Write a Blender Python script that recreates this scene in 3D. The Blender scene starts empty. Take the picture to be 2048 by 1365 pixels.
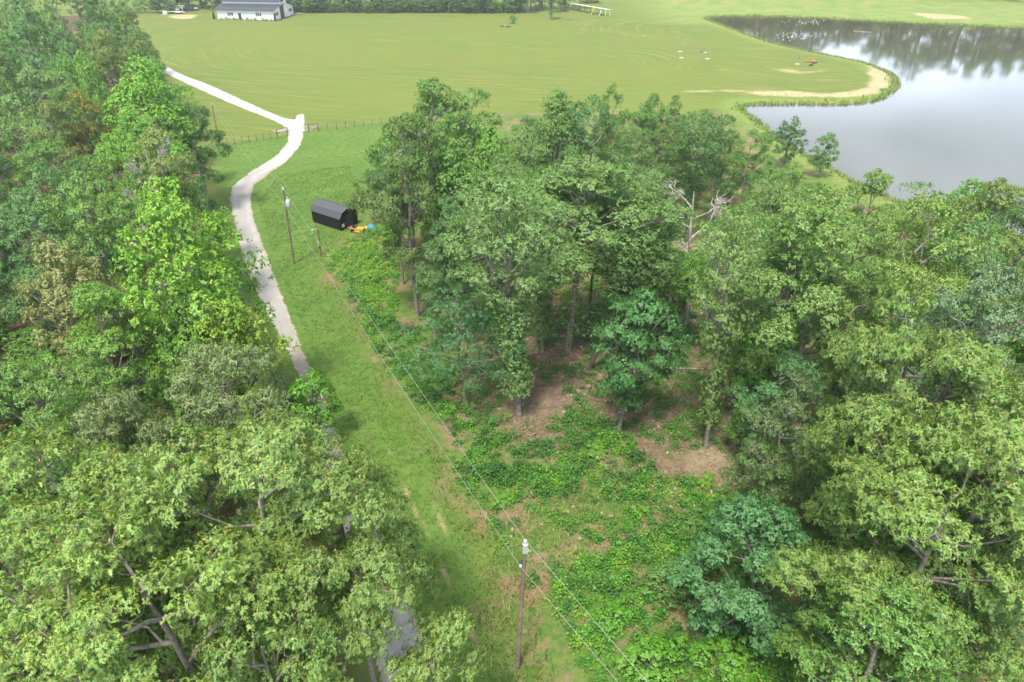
import bpy, math, random
import numpy as np
random.seed(7); rng = np.random.default_rng(11)
R_ = math.radians
C = bpy.context.scene.collection
scn = bpy.context.scene

# ------------------------------------------------------------ camera, sky, sun, exposure
HAZE = .00030
CAM_H, FPX, PITCH = 33.0, 1365.0, R_(32.2)
cam = bpy.data.objects.new('camera', bpy.data.cameras.new('camera')); C.objects.link(cam)
cam.location = (0, 0, CAM_H); cam.rotation_euler = (R_(90) - PITCH, 0, 0)
cam.data.sensor_width = 36.0; cam.data.lens = 36.0 * FPX / 2048; cam.data.clip_end = 6000
scn.camera = cam
SUN_EL, SUN_AZ = 64.0, 202.0       # azimuth clockwise from +Y: behind the camera and to its left
w = bpy.data.worlds.new("World"); scn.world = w; w.use_nodes = True
nt = w.node_tree; nt.nodes.clear()
sky = nt.nodes.new('ShaderNodeTexSky'); sky.sky_type = 'NISHITA'; sky.sun_disc = False
sky.sun_elevation = R_(SUN_EL); sky.sun_rotation = R_(SUN_AZ); sky.dust_density = 3.0; sky.air_density = 1.2
tc = nt.nodes.new('ShaderNodeTexCoord')
mp = nt.nodes.new('ShaderNodeMapping'); mp.inputs['Scale'].default_value = (1.2, 1.2, 3.5)
nz = nt.nodes.new('ShaderNodeTexNoise'); nz.inputs['Scale'].default_value = 1.6; nz.inputs['Detail'].default_value = 4
rp = nt.nodes.new('ShaderNodeMapRange'); rp.inputs[1].default_value = 0.38; rp.inputs[2].default_value = 0.62
rp.inputs[3].default_value = 0.30; rp.inputs[4].default_value = 0.95
mx = nt.nodes.new('ShaderNodeMix'); mx.data_type = 'RGBA'
mx.inputs[7].default_value = (11.0, 12.2, 14.0, 1)    # thin bright cloud, same units as the sky
bg = nt.nodes.new('ShaderNodeBackground'); bg.inputs['Strength'].default_value = 0.115
wo = nt.nodes.new('ShaderNodeOutputWorld')
L = nt.links.new
# the veil of cloud is brightest low down, where one looks through most of it
sx_ = nt.nodes.new('ShaderNodeSeparateXYZ'); L(tc.outputs['Generated'], sx_.inputs[0])
gr = nt.nodes.new('ShaderNodeMapRange'); gr.interpolation_type = 'SMOOTHSTEP'; gr.inputs[1].default_value = .0; gr.inputs[2].default_value = .55
cm = nt.nodes.new('ShaderNodeMix'); cm.data_type = 'RGBA'; L(sx_.outputs['Z'], gr.inputs[0]); L(gr.outputs[0], cm.inputs[0])
cm.inputs[6].default_value = (15.5, 18.0, 22.5, 1); cm.inputs[7].default_value = (9.2, 9.8, 10.6, 1); L(cm.outputs[2], mx.inputs[7])
L(tc.outputs['Generated'], mp.inputs['Vector']); L(mp.outputs[0], nz.inputs['Vector'])
L(nz.outputs['Fac'], rp.inputs[0]); L(rp.outputs[0], mx.inputs[0]); L(sky.outputs[0], mx.inputs[6])
L(mx.outputs[2], bg.inputs['Color']); L(bg.outputs[0], wo.inputs['Surface'])
sun = bpy.data.objects.new('sun', bpy.data.lights.new('sun', 'SUN')); C.objects.link(sun)
sun.data.energy = 3.9; sun.data.angle = R_(10); sun.data.color = (1.0, 0.95, 0.84)
sun.rotation_euler = (R_(90 - SUN_EL), 0, R_(180 - SUN_AZ))
scn.view_settings.view_transform = 'Standard'; scn.view_settings.look = 'None'
scn.view_settings.exposure = 0.50; scn.view_settings.gamma = 1.0
scn.cycles.max_bounces = 6; scn.cycles.diffuse_bounces = 3; scn.cycles.glossy_bounces = 3
scn.cycles.transmission_bounces = 4; scn.cycles.volume_bounces = 0; scn.cycles.use_denoising = True

# ------------------------------------------------------------ helpers
ct, st = math.cos(PITCH), math.sin(PITCH)
def G(px, py, z=0.0):
    """the point at height z that a photo position looks at"""
    dx = px - 1024.0; v = -(py - 682.0)
    t = (z - CAM_H) / (-FPX * st + v * ct)
    return (dx * t, (FPX * ct + v * st) * t)
def PR(x, y, z):
    dep = y * ct - (z - CAM_H) * st; up = y * st + (z - CAM_H) * ct
    return (1024 + FPX * x / dep, 682 - FPX * up / dep)

def mesh_np(name, verts, polys, mats=(), midx=None, smooth=False, extra=None):
    """polys: int array (n,k)"""
    me = bpy.data.meshes.new(name)
    verts = np.asarray(verts, np.float32); polys = np.asarray(polys, np.int32)
    n, k = polys.shape; xq = None
    if extra is not None:      # wood: a second set of quads with its own vertices
        ev, ef = extra; ef = np.asarray(ef, np.int32) + len(verts); verts = np.concatenate([verts, np.asarray(ev, np.float32)]); xq = ef
    me.vertices.add(len(verts)); me.vertices.foreach_set('co', verts.ravel())
    vi = polys.ravel(); ls = np.arange(0, n * k, k, dtype=np.int32)
    if xq is not None:
        ls = np.concatenate([ls, n * k + np.arange(0, xq.size, 4, dtype=np.int32)]); vi = np.concatenate([vi, xq.ravel()]); midx = np.concatenate([midx, np.full(len(xq), 2, np.int32)])
    me.loops.add(len(vi)); me.loops.foreach_set('vertex_index', vi)
    me.polygons.add(len(ls)); me.polygons.foreach_set('loop_start', ls)
    if midx is not None: me.polygons.foreach_set('material_index', np.asarray(midx, np.int32))
    if smooth: me.polygons.foreach_set('use_smooth', np.ones(n, bool))
    for m in mats: me.materials.append(m)
    me.update(calc_edges=True)
    return me
def link(name, me, parent=None, loc=None):
    o = bpy.data.objects.new(name, me); C.objects.link(o)
    if parent is not None: o.parent = parent
    if loc is not None: o.location = loc
    return o
def empty(name, loc=(0, 0, 0), rz=0):
    o = bpy.data.objects.new(name, None); C.objects.link(o); o.location = loc; o.rotation_euler = (0, 0, rz)
    o.empty_display_size = .5
    return o
def tag(o, label=None, cat=None, group=None, kind=None):
    if label: o['label'] = label
    if cat: o['category'] = cat
    if group: o['group'] = group
    if kind: o['kind'] = kind
    return o
class MB:
    def __init__(s): s.v = []; s.f = []
    def add(s, vs, fs):
        b = len(s.v); s.v += [tuple(p) for p in vs]; s.f += [tuple(i + b for i in q) for q in fs]; return s
    def box(s, x0, x1, y0, y1, z0, z1):
        return s.add([(x0,y0,z0),(x1,y0,z0),(x1,y1,z0),(x0,y1,z0),(x0,y0,z1),(x1,y0,z1),(x1,y1,z1),(x0,y1,z1)],
                     [(3,2,1,0),(4,5,6,7),(0,1,5,4),(1,2,6,5),(2,3,7,6),(3,0,4,7)])
    def tube(s, pts, rad, n=8, caps=True):
        pts = [np.array(p, float) for p in pts]; rings = []
        for i, p in enumerate(pts):
            t = pts[min(i + 1, len(pts) - 1)] - pts[max(i - 1, 0)]; t /= (np.linalg.norm(t) + 1e-9)
            a = np.array((0, 0, 1.)) if abs(t[2]) < .9 else np.array((1., 0, 0))
            u = np.cross(t, a); u /= np.linalg.norm(u); v = np.cross(t, u)
            r = rad[i] if hasattr(rad, '__len__') else rad
            rings.append([p + r * (math.cos(2 * math.pi * k / n) * u + math.sin(2 * math.pi * k / n) * v) for k in range(n)])
        vs = [q for r in rings for q in r]
        fs = [(i*n+k, i*n+(k+1) % n, (i+1)*n+(k+1) % n, (i+1)*n+k) for i in range(len(pts)-1) for k in range(n)]
        if caps: fs += [tuple(range(n)), tuple(reversed(range((len(pts)-1)*n, len(pts)*n)))]
        return s.add(vs, fs)
    def lathe(s, prof, c=(0, 0, 0), n=16):
        vs = [(c[0]+r*math.cos(2*math.pi*k/n), c[1]+r*math.sin(2*math.pi*k/n), c[2]+z) for r, z in prof for k in range(n)]
        fs = [(i*n+k, i*n+(k+1) % n, (i+1)*n+(k+1) % n, (i+1)*n+k) for i in range(len(prof)-1) for k in range(n)]
        return s.add(vs, fs)
    def build(s, name, m, parent=None, smooth=False, bevel=0):
        me = bpy.data.meshes.new(name); me.from_pydata(s.v, [], s.f); me.materials.append(m); me.update()
        if smooth:
            for p in me.polygons: p.use_smooth = True
        o = link(name, me, parent)
        if bevel:
            b = o.modifiers.new('b', 'BEVEL'); b.width = bevel; b.segments = 2; b.limit_method = 'ANGLE'
        return o

# ------------------------------------------------------------ materials
def mat(name, col=(.5, .5, .5), rough=.7, noise=0, nscale=5, metal=0, spec=.5, bump=0, bscale=20, col2=None):
    m = bpy.data.materials.new(name); m.use_nodes = True; t = m.node_tree; b = t.nodes['Principled BSDF']
    b.inputs['Base Color'].default_value = (*col, 1); b.inputs['Roughness'].default_value = rough
    b.inputs['Metallic'].default_value = metal; b.inputs['Specular IOR Level'].default_value = spec
    tcn = t.nodes.new('ShaderNodeTexCoord')
    if noise or col2:
        n = t.nodes.new('ShaderNodeTexNoise'); n.inputs['Scale'].default_value = nscale; n.inputs['Detail'].default_value = 5
        r = t.nodes.new('ShaderNodeMapRange'); r.inputs[1].default_value = .35; r.inputs[2].default_value = .65
        x = t.nodes.new('ShaderNodeMix'); x.data_type = 'RGBA'
        c2 = col2 or tuple(c * (1 - noise) for c in col)
        x.inputs[6].default_value = (*col, 1); x.inputs[7].default_value = (*c2, 1)
        t.links.new(tcn.outputs['Object'], n.inputs['Vector']); t.links.new(n.outputs['Fac'], r.inputs[0])
        t.links.new(r.outputs[0], x.inputs[0]); t.links.new(x.outputs[2], b.inputs['Base Color'])
    if bump:
        n = t.nodes.new('ShaderNodeTexNoise'); n.inputs['Scale'].default_value = bscale; n.inputs['Detail'].default_value = 4
        bp = t.nodes.new('ShaderNodeBump'); bp.inputs['Strength'].default_value = bump; bp.inputs['Distance'].default_value = .05
        t.links.new(tcn.outputs['Object'], n.inputs['Vector']); t.links.new(n.outputs['Fac'], bp.inputs['Height'])
        t.links.new(bp.outputs[0], b.inputs['Normal'])
    return m

def leaf_mat(name, tip=False, trans=.3, fixed=None):
    """colour of the tree (object colour) varied from leaf to leaf"""
    m = bpy.data.materials.new(name); m.use_nodes = True; t = m.node_tree; b = t.nodes['Principled BSDF']; Lk = t.links.new
    b.inputs['Roughness'].default_value = .48; b.inputs['Specular IOR Level'].default_value = .45
    oi = t.nodes.new('ShaderNodeObjectInfo'); ge = t.nodes.new('ShaderNodeNewGeometry')
    hs = t.nodes.new('ShaderNodeHueSaturation')
    src = oi.outputs['Color']
    if tip:
        x = t.nodes.new('ShaderNodeMix'); x.data_type = 'RGBA'; x.inputs[0].default_value = .55
        x.inputs[7].default_value = (.60, .36, .05, 1); Lk(oi.outputs['Color'], x.inputs[6]); src = x.outputs[2]
    if fixed:
        x = t.nodes.new('ShaderNodeRGB'); x.outputs[0].default_value = (*fixed, 1); src = x.outputs[0]
    Lk(src, hs.inputs['Color'])
    a = t.nodes.new('ShaderNodeMapRange'); a.inputs[3].default_value = .72; a.inputs[4].default_value = 1.30
    Lk(ge.outputs['Random Per Island'], a.inputs[0]); Lk(a.outputs[0], hs.inputs['Value'])
    wn = t.nodes.new('ShaderNodeMath'); wn.operation = 'MULTIPLY'; wn.inputs[1].default_value = 37.7
    fr = t.nodes.new('ShaderNodeMath'); fr.operation = 'FRACT'
    Lk(ge.outputs['Random Per Island'], wn.inputs[0]); Lk(wn.outputs[0], fr.inputs[0])
    h = t.nodes.new('ShaderNodeMapRange'); h.inputs[3].default_value = .475; h.inputs[4].default_value = .525
    Lk(fr.outputs[0], h.inputs[0]); Lk(h.outputs[0], hs.inputs['Hue'])
    Lk(hs.outputs[0], b.inputs['Base Color'])
    tr = t.nodes.new('ShaderNodeBsdfTranslucent'); tm = t.nodes.new('ShaderNodeMix'); tm.data_type = 'RGBA'; tm.blend_type = 'MULTIPLY'
    tm.inputs[0].default_value = 1; tm.inputs[7].default_value = (1.1, 1.3, .75, 1); Lk(hs.outputs[0], tm.inputs[6]); Lk(tm.outputs[2], tr.inputs['Color'])
    ms = t.nodes.new('ShaderNodeMixShader'); ms.inputs[0].default_value = trans
    Lk(b.outputs[0], ms.inputs[1]); Lk(tr.outputs[0], ms.inputs[2])
    Lk(ms.outputs[0], t.nodes['Material Output'].inputs['Surface'])
    return m
M_leaf = leaf_mat('leaf'); M_tip = leaf_mat('young_leaf', tip=True)
M_bark = mat('bark', (.30, .27, .235), .9, col2=(.14, .12, .10), nscale=4, bump=.5)
M_grey = mat('dead_wood', (.52, .48, .43), .9, col2=(.24, .21, .18), nscale=5, bump=.4)
M_pole = mat('weathered_pole', (.27, .19, .14), .9, col2=(.16, .11, .085), nscale=3, bump=.4)
M_galv = mat('galvanised', (.55, .57, .60), .45, metal=.4)
M_white = mat('white_paint', (.80, .81, .82), .5, noise=.05)
M_black = mat('black_trim', (.03, .03, .033), .5)

exec_order_marker = 0
# ------------------------------------------------------------ ground
POND = [G(*p) for p in [(1410,34),(1450,30.5),(1500,30.5),(1560,31),(1620,33.5),(1680,37),(1760,41),(1850,45.5),(1940,49),(2048,55)]]
POND += [(215,236),(262,214),(270,170),(235,120),(170,88),(110,70)]
POND += [G(*p) for p in [(2048,480),(1900,440),(1760,385),(1700,352),(1640,322),(1600,300),(1560,274),(1520,240),(1478,209),(1510,206),(1600,205.5),(1700,206),(1758,198),(1788,181),(1800,161),(1785,143),(1740,125),(1680,112),(1600,97),(1540,83),(1490,65),(1450,50),(1420,40)]]
def smooth_poly(P, it=2):
    P = np.array(P, float)
    for _ in range(it):
        Q = np.roll(P, -1, 0); P = np.stack([.75 * P + .25 * Q, .25 * P + .75 * Q], 1).reshape(-1, 2)
    return P
POND = smooth_poly(POND)
def inside(X, Y, P):
    r = np.zeros(X.shape, bool); n = len(P)
    for i in range(n):
        x0, y0 = P[i]; x1, y1 = P[(i + 1) % n]
        if y0 == y1: continue
        r ^= ((y0 > Y) != (y1 > Y)) & (X < (x1 - x0) * (Y - y0) / (y1 - y0) + x0)
    return r
def dist(X, Y, P, closed=True):
    d = np.full(X.shape, 1e9); n = len(P)
    for i in range(n if closed else n - 1):
        x0, y0 = P[i]; x1, y1 = P[(i + 1) % n]
        l2 = (x1-x0)**2 + (y1-y0)**2 + 1e-9
        t = np.clip(((X-x0)*(x1-x0) + (Y-y0)*(y1-y0)) / l2, 0, 1)
        d = np.minimum(d, np.hypot(X - x0 - t*(x1-x0), Y - y0 - t*(y1-y0)))
    return d
def sd(X, Y, P):                       # signed: + inside
    return np.where(inside(X, Y, P), 1, -1) * dist(X, Y, P)
_perm = rng.random((256, 256))
def vn(X, Y, s):
    x = X / s; y = Y / s; xi = np.floor(x).astype(int); yi = np.floor(y).astype(int); fx = x - xi; fy = y - yi
    fx = fx*fx*(3-2*fx); fy = fy*fy*(3-2*fy)
    g = lambda a, b: _perm[a % 256, b % 256]
    return (g(xi,yi)*(1-fx)+g(xi+1,yi)*fx)*(1-fy) + (g(xi,yi+1)*(1-fx)+g(xi+1,yi+1)*fx)*fy
def fbm(X, Y, s): return (vn(X, Y, s) + .5*vn(X, Y, s/2.1) + .25*vn(X, Y, s/4.3)) / 1.75
def ss(a, b, x): t = np.clip((x-a)/(b-a), 0, 1); return t*t*(3-2*t)
WATER_Z = -.35
def height(X, Y):
    X = np.asarray(X, float); Y = np.asarray(Y, float)
    z = .35*(fbm(X, Y, 17)-.5) * ss(15, 40, Y)
    z = z + ss(322, 350, Y) * ss(40, 90, X) * 9  # unseen hill, added to close sky gaps in the pond's tree reflections
    far = ss(258, 330, Y) * ss(30, 90, X)                     # bank rising beyond the pond
    z = z + far * np.maximum(Y - 258, 0) * .06 * (Y < 600) + far * 20 * (Y >= 600)
    z = z + 10 * ss(330, 600, Y) * (1 - ss(30, 90, X))
    s = np.where((X > 20) & (Y > 60) & (Y < 300), sd(X, Y, POND), -50.)
    z = z * ss(0, 12, -s) + np.where(s > -2.2, WATER_Z - .06 - np.clip(s + .0, -2.2, 8) * .18, 0)
    return z
def hz(x, y): return float(height(np.array([x]), np.array([y]))[0])

ys = [-60, -40, -20, -8, 0, 5, 9]
while ys[-1] < 420: ys.append(ys[-1] + max(.30, ys[-1] * .0052))
while ys[-1] < 1900: ys.append(ys[-1] * 1.12)
ys = np.array(ys); us = np.concatenate([[-4, -3, -1.8, -1.3], np.linspace(-1.02, 1.02, 561), [1.3, 1.8, 3, 4]])
YY, UU = np.meshgrid(ys, us, indexing='ij'); XX = UU * (np.abs(YY) * .8 + 12)
ZZ = height(XX, YY)
ny, nx = XX.shape
idx = np.arange(ny * nx).reshape(ny, nx)
quads = np.stack([idx[:-1, :-1], idx[:-1, 1:], idx[1:, 1:], idx[1:, :-1]], -1).reshape(-1, 4)
gm = mesh_np('ground', np.stack([XX, YY, ZZ], -1).reshape(-1, 3), quads, smooth=True)
def pxpoly(l): return [G(*p) for p in l]
# driveway outline (both edges as the photo shows them)
RL = [(366,152),(420,182),(480,208),(540,236),(568,250),(578,262),(572,284),(548,312),(505,340),(462,372),(457,400),(470,450),(478,500),(500,565),(530,620),(562,680),(585,735),(610,800),(632,870),(650,950),(668,1030),(695,1120),(720,1220),(745,1320),(775,1450)]
RR = [(366,166),(420,198),(480,226),(530,244),(560,254)]
R_right = [(330,138),(372,150),(420,170),(470,194),(530,222),(566,234),(588,240)]
ROAD = pxpoly([(320,142),(368,166),(420,190),(480,217),(530,236),(560,249),(575,262),(573,284),(550,312),(505,340),(462,372),(456,400),(464,440),(477,500),(498,565),(528,620),(560,685),(585,735),(606,790),(625,860),(642,940),(660,1020),(685,1110),(712,1210),(735,1300),(765,1420),(800,1600),
               (985,1600),(915,1420),(868,1300),(830,1210),(795,1130),(765,1080),(730,1020),(706,960),(682,880),(660,805),(635,755),(610,700),(588,640),(568,590),(548,535),(531,490),(512,440),(505,400),(510,372),(545,345),(580,320),(604,290),(611,262),(612,240),(609,227),(592,229),(588,238),(565,234),(530,220),(470,192),(420,169),(372,151),(330,130)])
CEN_PATH = pxpoly([(345,150),(420,180),(500,216),(560,240),(590,262),(588,290),(560,322),(500,352),(482,380),(485,440),(505,500),(525,560),(555,620),(590,690),(620,770),(655,870),(690,980),(735,1110),(780,1240),(830,1400),(900,1600)])
FENCE = pxpoly([(430,293),(556,276),(577,270),(618,264),(637,261),(735,250),(800,243),(1000,225)])
LAWN = pxpoly([(370,170),(440,330),(430,480),(480,600),(560,700),(600,860),(640,1000),(640,1500),(1110,1500),(1060,1365),(1030,1250),(960,1120),(905,1000),(850,900),(800,820),(750,730),(700,640),(650,560),(640,500),(690,470),(780,440),(820,330),(820,240),(735,249),(637,260),(577,269),(430,292),(400,230)])
LITTER = pxpoly([(900,790),(960,560),(1000,560),(1130,560),(1440,560),(1520,900),(1480,960),(1350,960),(1240,900),(1080,910),(960,850)])
WOOD_L = pxpoly([(-900,60),(230,30),(300,100),(320,170),(400,330),(400,470),(470,610),(555,745),(590,840),(640,1000),(700,1300),(780,1600),(-1600,1600)])
SANDS = [pxpoly(p) for p in [
    [(1370,184),(1450,184),(1530,190),(1620,195),(1700,194),(1750,188),(1778,172),(1781,155),(1768,143),(1735,130),(1742,145),(1748,160),(1735,174),(1700,183),(1640,187),(1560,183),(1450,180)],
    [(1530,133),(1570,137),(1600,142),(1640,139),(1660,135),(1650,144),(1600,149),(1560,145)],
    [(1830,29),(1880,30),(1935,34),(1938,38),(1890,39),(1850,36)],
    [(340,31),(372,29),(396,30),(380,38),(366,39),(342,36)],
    [(1350,925),(1400,880),(1470,900),(1490,930),(1450,960),(1370,945)],
    [(1360,460),(1400,440),(1410,480),(1370,500)]]]
X, Y = XX.ravel(), YY.ravel()
near = (Y > 5) & (Y < 420)
def on(fn):
    r = np.zeros(X.shape); r[near] = fn(X[near], Y[near]); return r
a_lawn = on(lambda x, y: ss(-1.2, 1.0, sd(x, y, LAWN) + 3*(fbm(x, y, 4)-.5)))
a_wood = on(lambda x, y: ss(-1.5, 1.5, sd(x, y, WOOD_L) + 3*(fbm(x, y, 5)-.5)))
RW = pxpoly([(690,480),(800,260),(1000,225),(1380,225),(1475,215),(1560,290),(1700,360),(2048,500),(2700,560),(2700,1600),(1110,1600),(1060,1365),(905,1000),(800,820),(700,640),(650,530)])
a_rough = on(lambda x, y: ss(-1.5, 1.5, sd(x, y, RW) + 3*(fbm(x, y, 5)-.5)))
a_litter = on(lambda x, y: ss(-3, 3, sd(x, y, LITTER) + 5*(fbm(x, y, 4)-.5)))
def sandf(x, y):
    r = np.zeros(x.shape)
    for i, P in enumerate(SANDS): r = np.maximum(r, (.45 if i >= 4 else .75 if i == 1 else 1) * ss(-1.0, 1.0, sd(x, y, P) - (.8 if i == 1 else 0) + 3.6*(fbm(x, y, 3)-.52)))
    return r
a_sand = on(sandf)
a_shore = on(lambda x, y: np.where(x > 20, 1 - ss(1.5, 7, np.abs(sd(x, y, POND)) + 3*(fbm(x, y, 6)-.5)), 0))
SEG = pxpoly([(640,95),(760,100),(1000,112),(1180,120)])
SEG2 = pxpoly([(1450,140),(1600,160),(1690,160)])
SW = pxpoly([(1420,62),(1470,75)])
def mowf(x, y):
    d1 = dist(x, y, SEG, False); d2 = dist(x, y, SEG2, False) ; d3 = dist(x, y, SW, False)
    return np.minimum(np.minimum(d1, d2 + 6), d3 + 3)
a_mow = on(mowf)
a_farbank = on(lambda x, y: ss(252, 262, y) * ss(40, 70, x))
tracks = [pxpoly(p) for p in [[(815,880),(850,970),(890,1060),(930,1150),(985,1260),(1060,1400)],[(770,885),(820,1000),(860,1080),(905,1180),(960,1300)],[(735,690),(790,830),(815,880)],[(300,55),(330,48),(420,40)],[(1150,28),(1300,75),(1450,98)]]]
def trf(x, y):
    d = np.full(x.shape, 1e9)
    for P in tracks: d = np.minimum(d, dist(x, y, P, False))
    return (1 - ss(.03, .24, d + .2*(fbm(x, y, .9)-.5))) * ss(.50, .66, fbm(x, y, 2.2))
a_track = on(trf)
for nm, a in (('lawn', a_lawn), ('wood', a_wood), ('rough', a_rough), ('litter', a_litter), ('sand', a_sand), ('shore', a_shore), ('mow', a_mow), ('farbank', a_farbank), ('track', a_track)):
    at = gm.attributes.new(nm, 'FLOAT', 'POINT'); at.data.foreach_set('value', a.astype(np.float32))

def ground_material():
    m = bpy.data.materials.new('ground_cover'); m.use_nodes = True; t = m.node_tree; Lk = t.links.new; b = t.nodes['Principled BSDF']
    b.inputs['Roughness'].default_value = .95; b.inputs['Specular IOR Level'].default_value = .12
    tcn = t.nodes.new('ShaderNodeTexCoord')
    def noise(sc, det=5, ro=.6, vec=None):
        n = t.nodes.new('ShaderNodeTexNoise'); n.inputs['Scale'].default_value = sc; n.inputs['Detail'].default_value = det; n.inputs['Roughness'].default_value = ro
        Lk(vec or tcn.outputs['Object'], n.inputs['Vector']); return n.outputs['Fac']
    def rng_(f, a, b_, lo=0., hi=1.):
        n = t.nodes.new('ShaderNodeMapRange'); n.interpolation_type = 'SMOOTHSTEP'
        n.inputs[1].default_value = a; n.inputs[2].default_value = b_; n.inputs[3].default_value = lo; n.inputs[4].default_value = hi; Lk(f, n.inputs[0]); return n.outputs[0]
    def mix(f, a, c):
        n = t.nodes.new('ShaderNodeMix'); n.data_type = 'RGBA'
        for s, v in ((0, f), (6, a), (7, c)):
            if isinstance(v, tuple): n.inputs[s].default_value = (*v, 1)
            elif isinstance(v, float): n.inputs[s].default_value = v
            else: Lk(v, n.inputs[s])
        return n.outputs[2]
    def mul(a, c, op='MULTIPLY'):
        n = t.nodes.new('ShaderNodeMath'); n.operation = op
        for s, v in ((0, a), (1, c)):
            if isinstance(v, (int, float)): n.inputs[s].default_value = v
            else: Lk(v, n.inputs[s])
        return n.outputs[0]
    def attr(nm):
        n = t.nodes.new('ShaderNodeAttribute'); n.attribute_name = nm; return n.outputs['Fac']
    big, mid, fine, vfine = noise(.022, 4), noise(.16, 5), noise(1.3, 6, .7), noise(7, 5, .75)
    # mown meadow: olive green, dry streaks that follow the mower's rings
    mw = attr('mow')
    warp = mul(noise(.02, 2), 6.0)
    ph = mul(mul(mw, warp, 'ADD'), 2 * math.pi / 3.1)
    sn = mul(ph, 0, 'SINE'); sn = rng_(sn, -.2, 1.)
    sep = t.nodes.new('ShaderNodeSeparateXYZ'); Lk(tcn.outputs['Object'], sep.inputs[0])
    cmb = t.nodes.new('ShaderNodeCombineXYZ'); Lk(mul(mul(mw, warp, 'ADD'), .5), cmb.inputs[0]); Lk(mul(sep.outputs[0], .04), cmb.inputs[1]); Lk(mul(sep.outputs[1], .04), cmb.inputs[2])
    streak = noise(1.6, 5, .65, cmb.outputs[0])
    dry = mul(mul(rng_(streak, .42, .68), rng_(big, .38, .62, .25, 1.)), rng_(sn, 0, 1, .45, 1.))
    col = mix(rng_(big, .35, .65), (.150, .195, .038), (.105, .172, .032))
    col = mix(rng_(mid, .35, .7, 0., .8), col, (.150, .175, .040))
    col = mix(mul(dry, .68), col, (.30, .26, .085))
    col = mix(rng_(fine, .55, .8, 0., .6), col, (.30, .27, .11))
    # bright bank beyond the pond
    fb = mix(rng_(mid, .3, .75), (.15, .25, .055), (.27, .27, .10))
    col = mix(attr('farbank'), col, fb)
    # lush lawn
    lw = mix(rng_(mid, .3, .7), (.100, .185, .034), (.138, .212, .044))
    lw = mix(rng_(fine, .42, .66, 0., .9), lw, (.062, .135, .022))
    lw = mix(rng_(vfine, .52, .68, 0., .6), lw, (.17, .215, .06))
    lw = mix(rng_(noise(.35, 6, .7), .60, .70, 0., .55), lw, (.22, .19, .085))
    col = mix(attr('lawn'), col, lw)
    # rough ground and weeds
    rg = mix(rng_(fine, .35, .65), (.07, .15, .025), (.14, .20, .045))
    rg = mix(rng_(noise(.30, 6, .65), .48, .60, 0., .85), rg, (.26, .17, .105))
    rg = mix(rng_(vfine, .55, .7, 0., .6), rg, (.33, .25, .14))
    col = mix(attr('rough'), col, rg)
    lt = mix(rng_(fine, .35, .65), (.155, .112, .075), (.265, .195, .135))
    lt = mix(rng_(vfine, .5, .7, 0., .7), lt, (.11, .075, .05))
    lt = mix(rng_(noise(.5, 5, .7), .55, .68), lt, (.10, .15, .035))
    col = mix(attr('litter'), col, lt)
    wd = mix(rng_(fine, .4, .6), (.10, .065, .042), (.17, .10, .065)); wd = mix(rng_(mid, .5, .62, 0., .8), wd, (.05, .09, .022))
    col = mix(attr('wood'), col, wd)
    sh = mix(rng_(fine, .4, .62), (.13, .24, .04), (.26, .27, .085))
    col = mix(mul(attr('shore'), .85), col, sh)
    sn2 = mix(rng_(fine, .35, .7), (.52, .41, .25), (.36, .28, .15)); 
    col = mix(mul(attr('sand'), rng_(noise(.9, 6, .75), .32, .50)), col, sn2)
    col = mix(mul(attr('track'), .8), col, (.40, .31, .17))
    Lk(col, b.inputs['Base Color'])
    bp = t.nodes.new('ShaderNodeBump'); bp.inputs['Strength'].default_value = .6; bp.inputs['Distance'].default_value = .12
    Lk(mul(fine, vfine, 'ADD'), bp.inputs['Height']); Lk(bp.outputs[0], b.inputs['Normal'])
    return m
gm.materials.append(ground_material())
ground = tag(link('ground', gm), kind='structure')

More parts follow.
